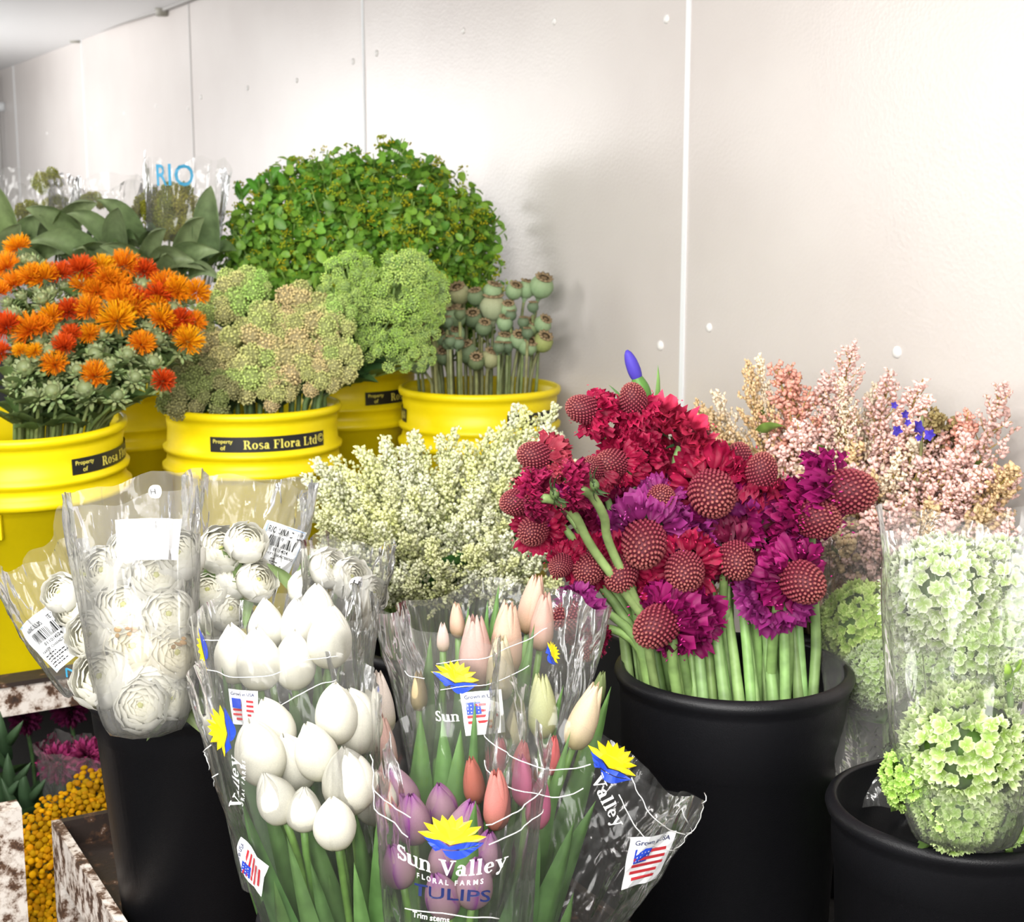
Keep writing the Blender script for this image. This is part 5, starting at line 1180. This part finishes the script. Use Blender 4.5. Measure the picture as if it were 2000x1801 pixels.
# ------------------------------------------------------------------ sleeves of clear film
def SL(bpx, bpy, bY, bw, tpx, tpy, tY, tw, label, mat=M_FILM, **k):
    return Sleeve(pt(bpx, bpy, bY), pt(tpx, tpy, tY), bw/ppm(bY), tw/ppm(tY), label, mat, **k)
s1 = SL(640, 1850, 1.30, 105, 560, 1330, 1.34, 182, 'clear printed sleeve round the front bunch of white tulips', tilt=.10, tdir=-2.4, wav=.02, seed=1, wr=.005, pw=.75)
s2 = SL(590, 1720, 1.42, 120, 555, 1190, 1.47, 178, 'clear printed sleeve round the upper bunch of white tulips', M_FILM_MILKY, tilt=.05, tdir=2.8, wav=.02, seed=2, wr=.005)
s3 = SL(895, 1850, 1.24, 140, 900, 1500, 1.27, 172, 'clear printed sleeve with navy lettering round the purple tulips', tilt=.34, tdir=2.9, wav=.02, seed=3, wr=.004)
s4 = SL(1050, 1850, 1.30, 125, 1180, 1440, 1.36, 235, 'clear printed sleeve flaring right round the pink tulips', tilt=.16, tdir=-1.7, wav=.03, seed=4, wr=.007, corner=.16, pw=1.0)
s5 = SL(960, 1640, 1.48, 130, 965, 1190, 1.53, 215, 'clear printed sleeve round the cream and peach tulips', M_FILM_MILKY, tilt=.08, tdir=2.9, wav=.03, seed=5, wr=.006)
r1 = SL(285, 1442, 1.46, 26, 262, 955, 1.54, 126, 'hazy clear sleeve round the front ranunculus, with a blank white paper', M_FILM_WHITE, wav=.015, seed=6, wr=.006, pw=.24, tilt=.03, tdir=1)
r2 = SL(180, 1345, 1.58, 45, 75, 1085, 1.60, 92, 'hazy clear sleeve leaning out at the far left of the ranunculus', M_FILM_MILKY, wav=.04, seed=7, wr=.006, corner=.25, tdir=.9, pw=.5)
r3 = SL(455, 1320, 1.66, 60, 488, 935, 1.70, 124, 'hazy clear sleeve of ranunculus behind the white tulips', M_FILM_WHITE, wav=.02, seed=8, wr=.008, pw=.45)
r4 = SL(660, 1300, 1.60, 50, 685, 1060, 1.62, 88, 'hazy clear sleeve of ranunculus in front of the astilbe', M_FILM_MILKY, wav=.04, seed=9, wr=.006, pw=.5)
h1 = SL(1712, 1600, 1.53, 62, 1692, 1065, 1.83, 96, 'clear sleeve round the hydrangeas beside the scabiosa bucket', M_FILM_MILKY, wav=.03, seed=10, wr=.006, pw=.5)
h2 = SL(1884, 1662, 1.275, 50, 1890, 1020, 1.38, 168, 'large clear sleeve round the hydrangeas at the right edge', M_FILM_MILKY, wav=.03, seed=11, wr=.008, pw=.32)
b1 = SL(355, 560, 3.02, 55, 365, 318, 3.04, 82, 'clear sleeve with blue lettering round the olive yellow flowers', M_FILM_MILKY, wav=.05, seed=12, wr=.005)
b2 = SL(210, 540, 3.04, 60, 205, 355, 3.06, 95, 'clear crinkled sleeve in the middle of the back left flowers', M_FILM_WHITE, wav=.05, seed=13, wr=.014)
b3 = SL(60, 540, 3.04, 60, 50, 345, 3.06, 95, 'clear crinkled sleeve at the back left edge', M_FILM_MILKY, wav=.05, seed=14, wr=.014)
u1 = SL(140, 1560, 2.20, 50, 150, 1455, 2.19, 75, 'clear film wrapped round the magenta pompon blooms', M_FILM_MILKY, wav=.04, seed=15, wr=.008)
# prints on the sleeves
w5 = 125/ppm(1.25)
s3.logo(882, 1640, w5, -.05)
mp = s3.at(884, 1742, -.06); decal('printed_name', [[(a, b*.62-.006) for a, b in p] for p in sans('TULIPS', .070)], mp, M_DINK, s3.o)
s3.lines([(690, 1480), (735, 1545), (800, 1598)]); s3.lines([(700, 1530), (740, 1580), (802, 1632)]); s3.lines([(950, 1615), (1010, 1585), (1055, 1545)]); s3.lines([(950, 1650), (1015, 1622), (1060, 1580)]); s3.lines([(792, 1771), (880, 1787), (973, 1791)])
mp = s3.at(840, 1797, -.08); decal('printed_small_lettering', sans('Trim stems', .034), mp, M_WINK, s3.o)
s1.logo(442, 1432, w5*.9, 1.25, letter=True, sub=True, lrot=1.15, lpos=(470, 1530), text='Valley', tw=1.1)
s1.sticker_flag(492, 1690, .040, .9)
s1.lines([(392, 1510), (400, 1480), (412, 1460)]); s1.lines([(412, 1540), (425, 1512)])
s2.logo(398, 1275, w5*.9, 1.3, letter=False); s2.sticker_flag(475, 1382, .034, -.08)
s2.lines([(400, 1245), (450, 1258), (520, 1258)]); s2.lines([(400, 1308), (450, 1318), (530, 1320), (600, 1290), (660, 1283)]); s2.lines([(530, 1388), (600, 1345), (650, 1332)])
s5.logo(893, 1325, w5*.85, -.15, letter=True, sub=False, lpos=(870, 1412), lrot=.05, text='Sun', tw=.6)
s5.sticker_flag(940, 1390, .042, .12)
s5.logo(1078, 1275, w5*.5, -.9, letter=False)
s5.lines([(790, 1315), (830, 1325)]); s5.lines([(860, 1295), (950, 1285), (1030, 1250), (1070, 1222)]); s5.lines([(865, 1345), (950, 1340), (1035, 1300)])
s4.logo(1190, 1492, w5*.9, -.25, letter=True, sub=False, lrot=-.75, lpos=(1175, 1575), text='Valley', tw=1.05)
s4.lines([(930, 1430), (1010, 1485), (1080, 1508), (1150, 1495)]); s4.lines([(928, 1490), (1000, 1540), (1080, 1560), (1140, 1545)]); s4.lines([(1235, 1520), (1260, 1580), (1300, 1620), (1355, 1632), (1372, 1590), (1370, 1545)]); s4.lines([(1210, 1550), (1235, 1610), (1275, 1655), (1320, 1662), (1334, 1620), (1333, 1580)])
s4.sticker_flag(1262, 1680, .050, .35)
mp = r1.at(293, 1058, -.02); pa = decal('blank_paper', gridquads(.068, .042, 8, 6), mp, M_WHITE, r1.o); pa['label'] = 'blank white paper tucked in the sleeve'
r1.dot(303, 961, .0075, .1, True)
r2.price(104, 1245, .060, .062, .28, 'RANUNCULUS WHITE 30 CM'); r2.dot(154, 1102, .0075, .9)
mp = r2.at(150, 1310, .3); decal('printed_script', ribbon([(-.015, 0), (-.008, .008), (-.002, -.004), (.004, .008), (.010, -.003), (.016, .006)], .0022), mp, M_CINK, r2.o)
r3.price(543, 1075, .060, .058, -.22, 'RIO RANUNCULUS')
r4.dot(697, 1142, .009, -.25)
mp = b1.at(340, 362, .05); decal('printed_name', [[(a, b*1.25) for a, b in p] for p in sans('RIO', .074)], lambda x, y: mp(x, y, .003), M_CINK, b1.o)

# ------------------------------------------------------------------ light
def area(name, loc, tgt, sx, sy, power, col=(1, 1, 1)):
    l = bpy.data.lights.new(name, 'AREA'); l.shape = 'RECTANGLE'; l.size = sx; l.size_y = sy; l.energy = power; l.color = col
    o = bpy.data.objects.new(name, l); COL.objects.link(o); o.location = loc; o.rotation_mode = 'QUATERNION'
    o.rotation_quaternion = (Vector(tgt)-Vector(loc)).to_track_quat('-Z', 'Y'); return o
area('ceiling_light_front', (-.5, .9, 2.15), (-.3, 1.7, 1.0), 1.6, .35, 84, (1, .985, .96))
area('ceiling_light_rear', (-1.6, 2.6, 2.15), (-1.0, 2.8, .9), .3, 2.6, 46, (1, .985, .97))
area('ceiling_light_near', (-.4, -.8, 1.95), (-.1, 2.2, .9), 2.2, .9, 115, (1, .985, .96))
area('ceiling_fill_uplight', (-3.0, 5.4, 1.72), (-1.9, 5.6, 2.19), 1.2, .8, 38, (1, 1, 1))  # fill lamp added out of view, aimed up to whiten the ceiling
w = bpy.data.worlds.new('World'); sc.world = w; w.use_nodes = True
w.node_tree.nodes['Background'].inputs[0].default_value = (1, .98, .96, 1); w.node_tree.nodes['Background'].inputs[1].default_value = .62
sc.view_settings.view_transform = 'Standard'; sc.view_settings.look = 'None'; sc.view_settings.exposure = -.12
cy = sc.cycles; cy.max_bounces = 6; cy.diffuse_bounces = 2; cy.glossy_bounces = 2; cy.transmission_bounces = 2; cy.transparent_max_bounces = 20
cy.adaptive_threshold = .05; cy.caustics_reflective = False; cy.caustics_refractive = False; cy.sample_clamp_indirect = 6
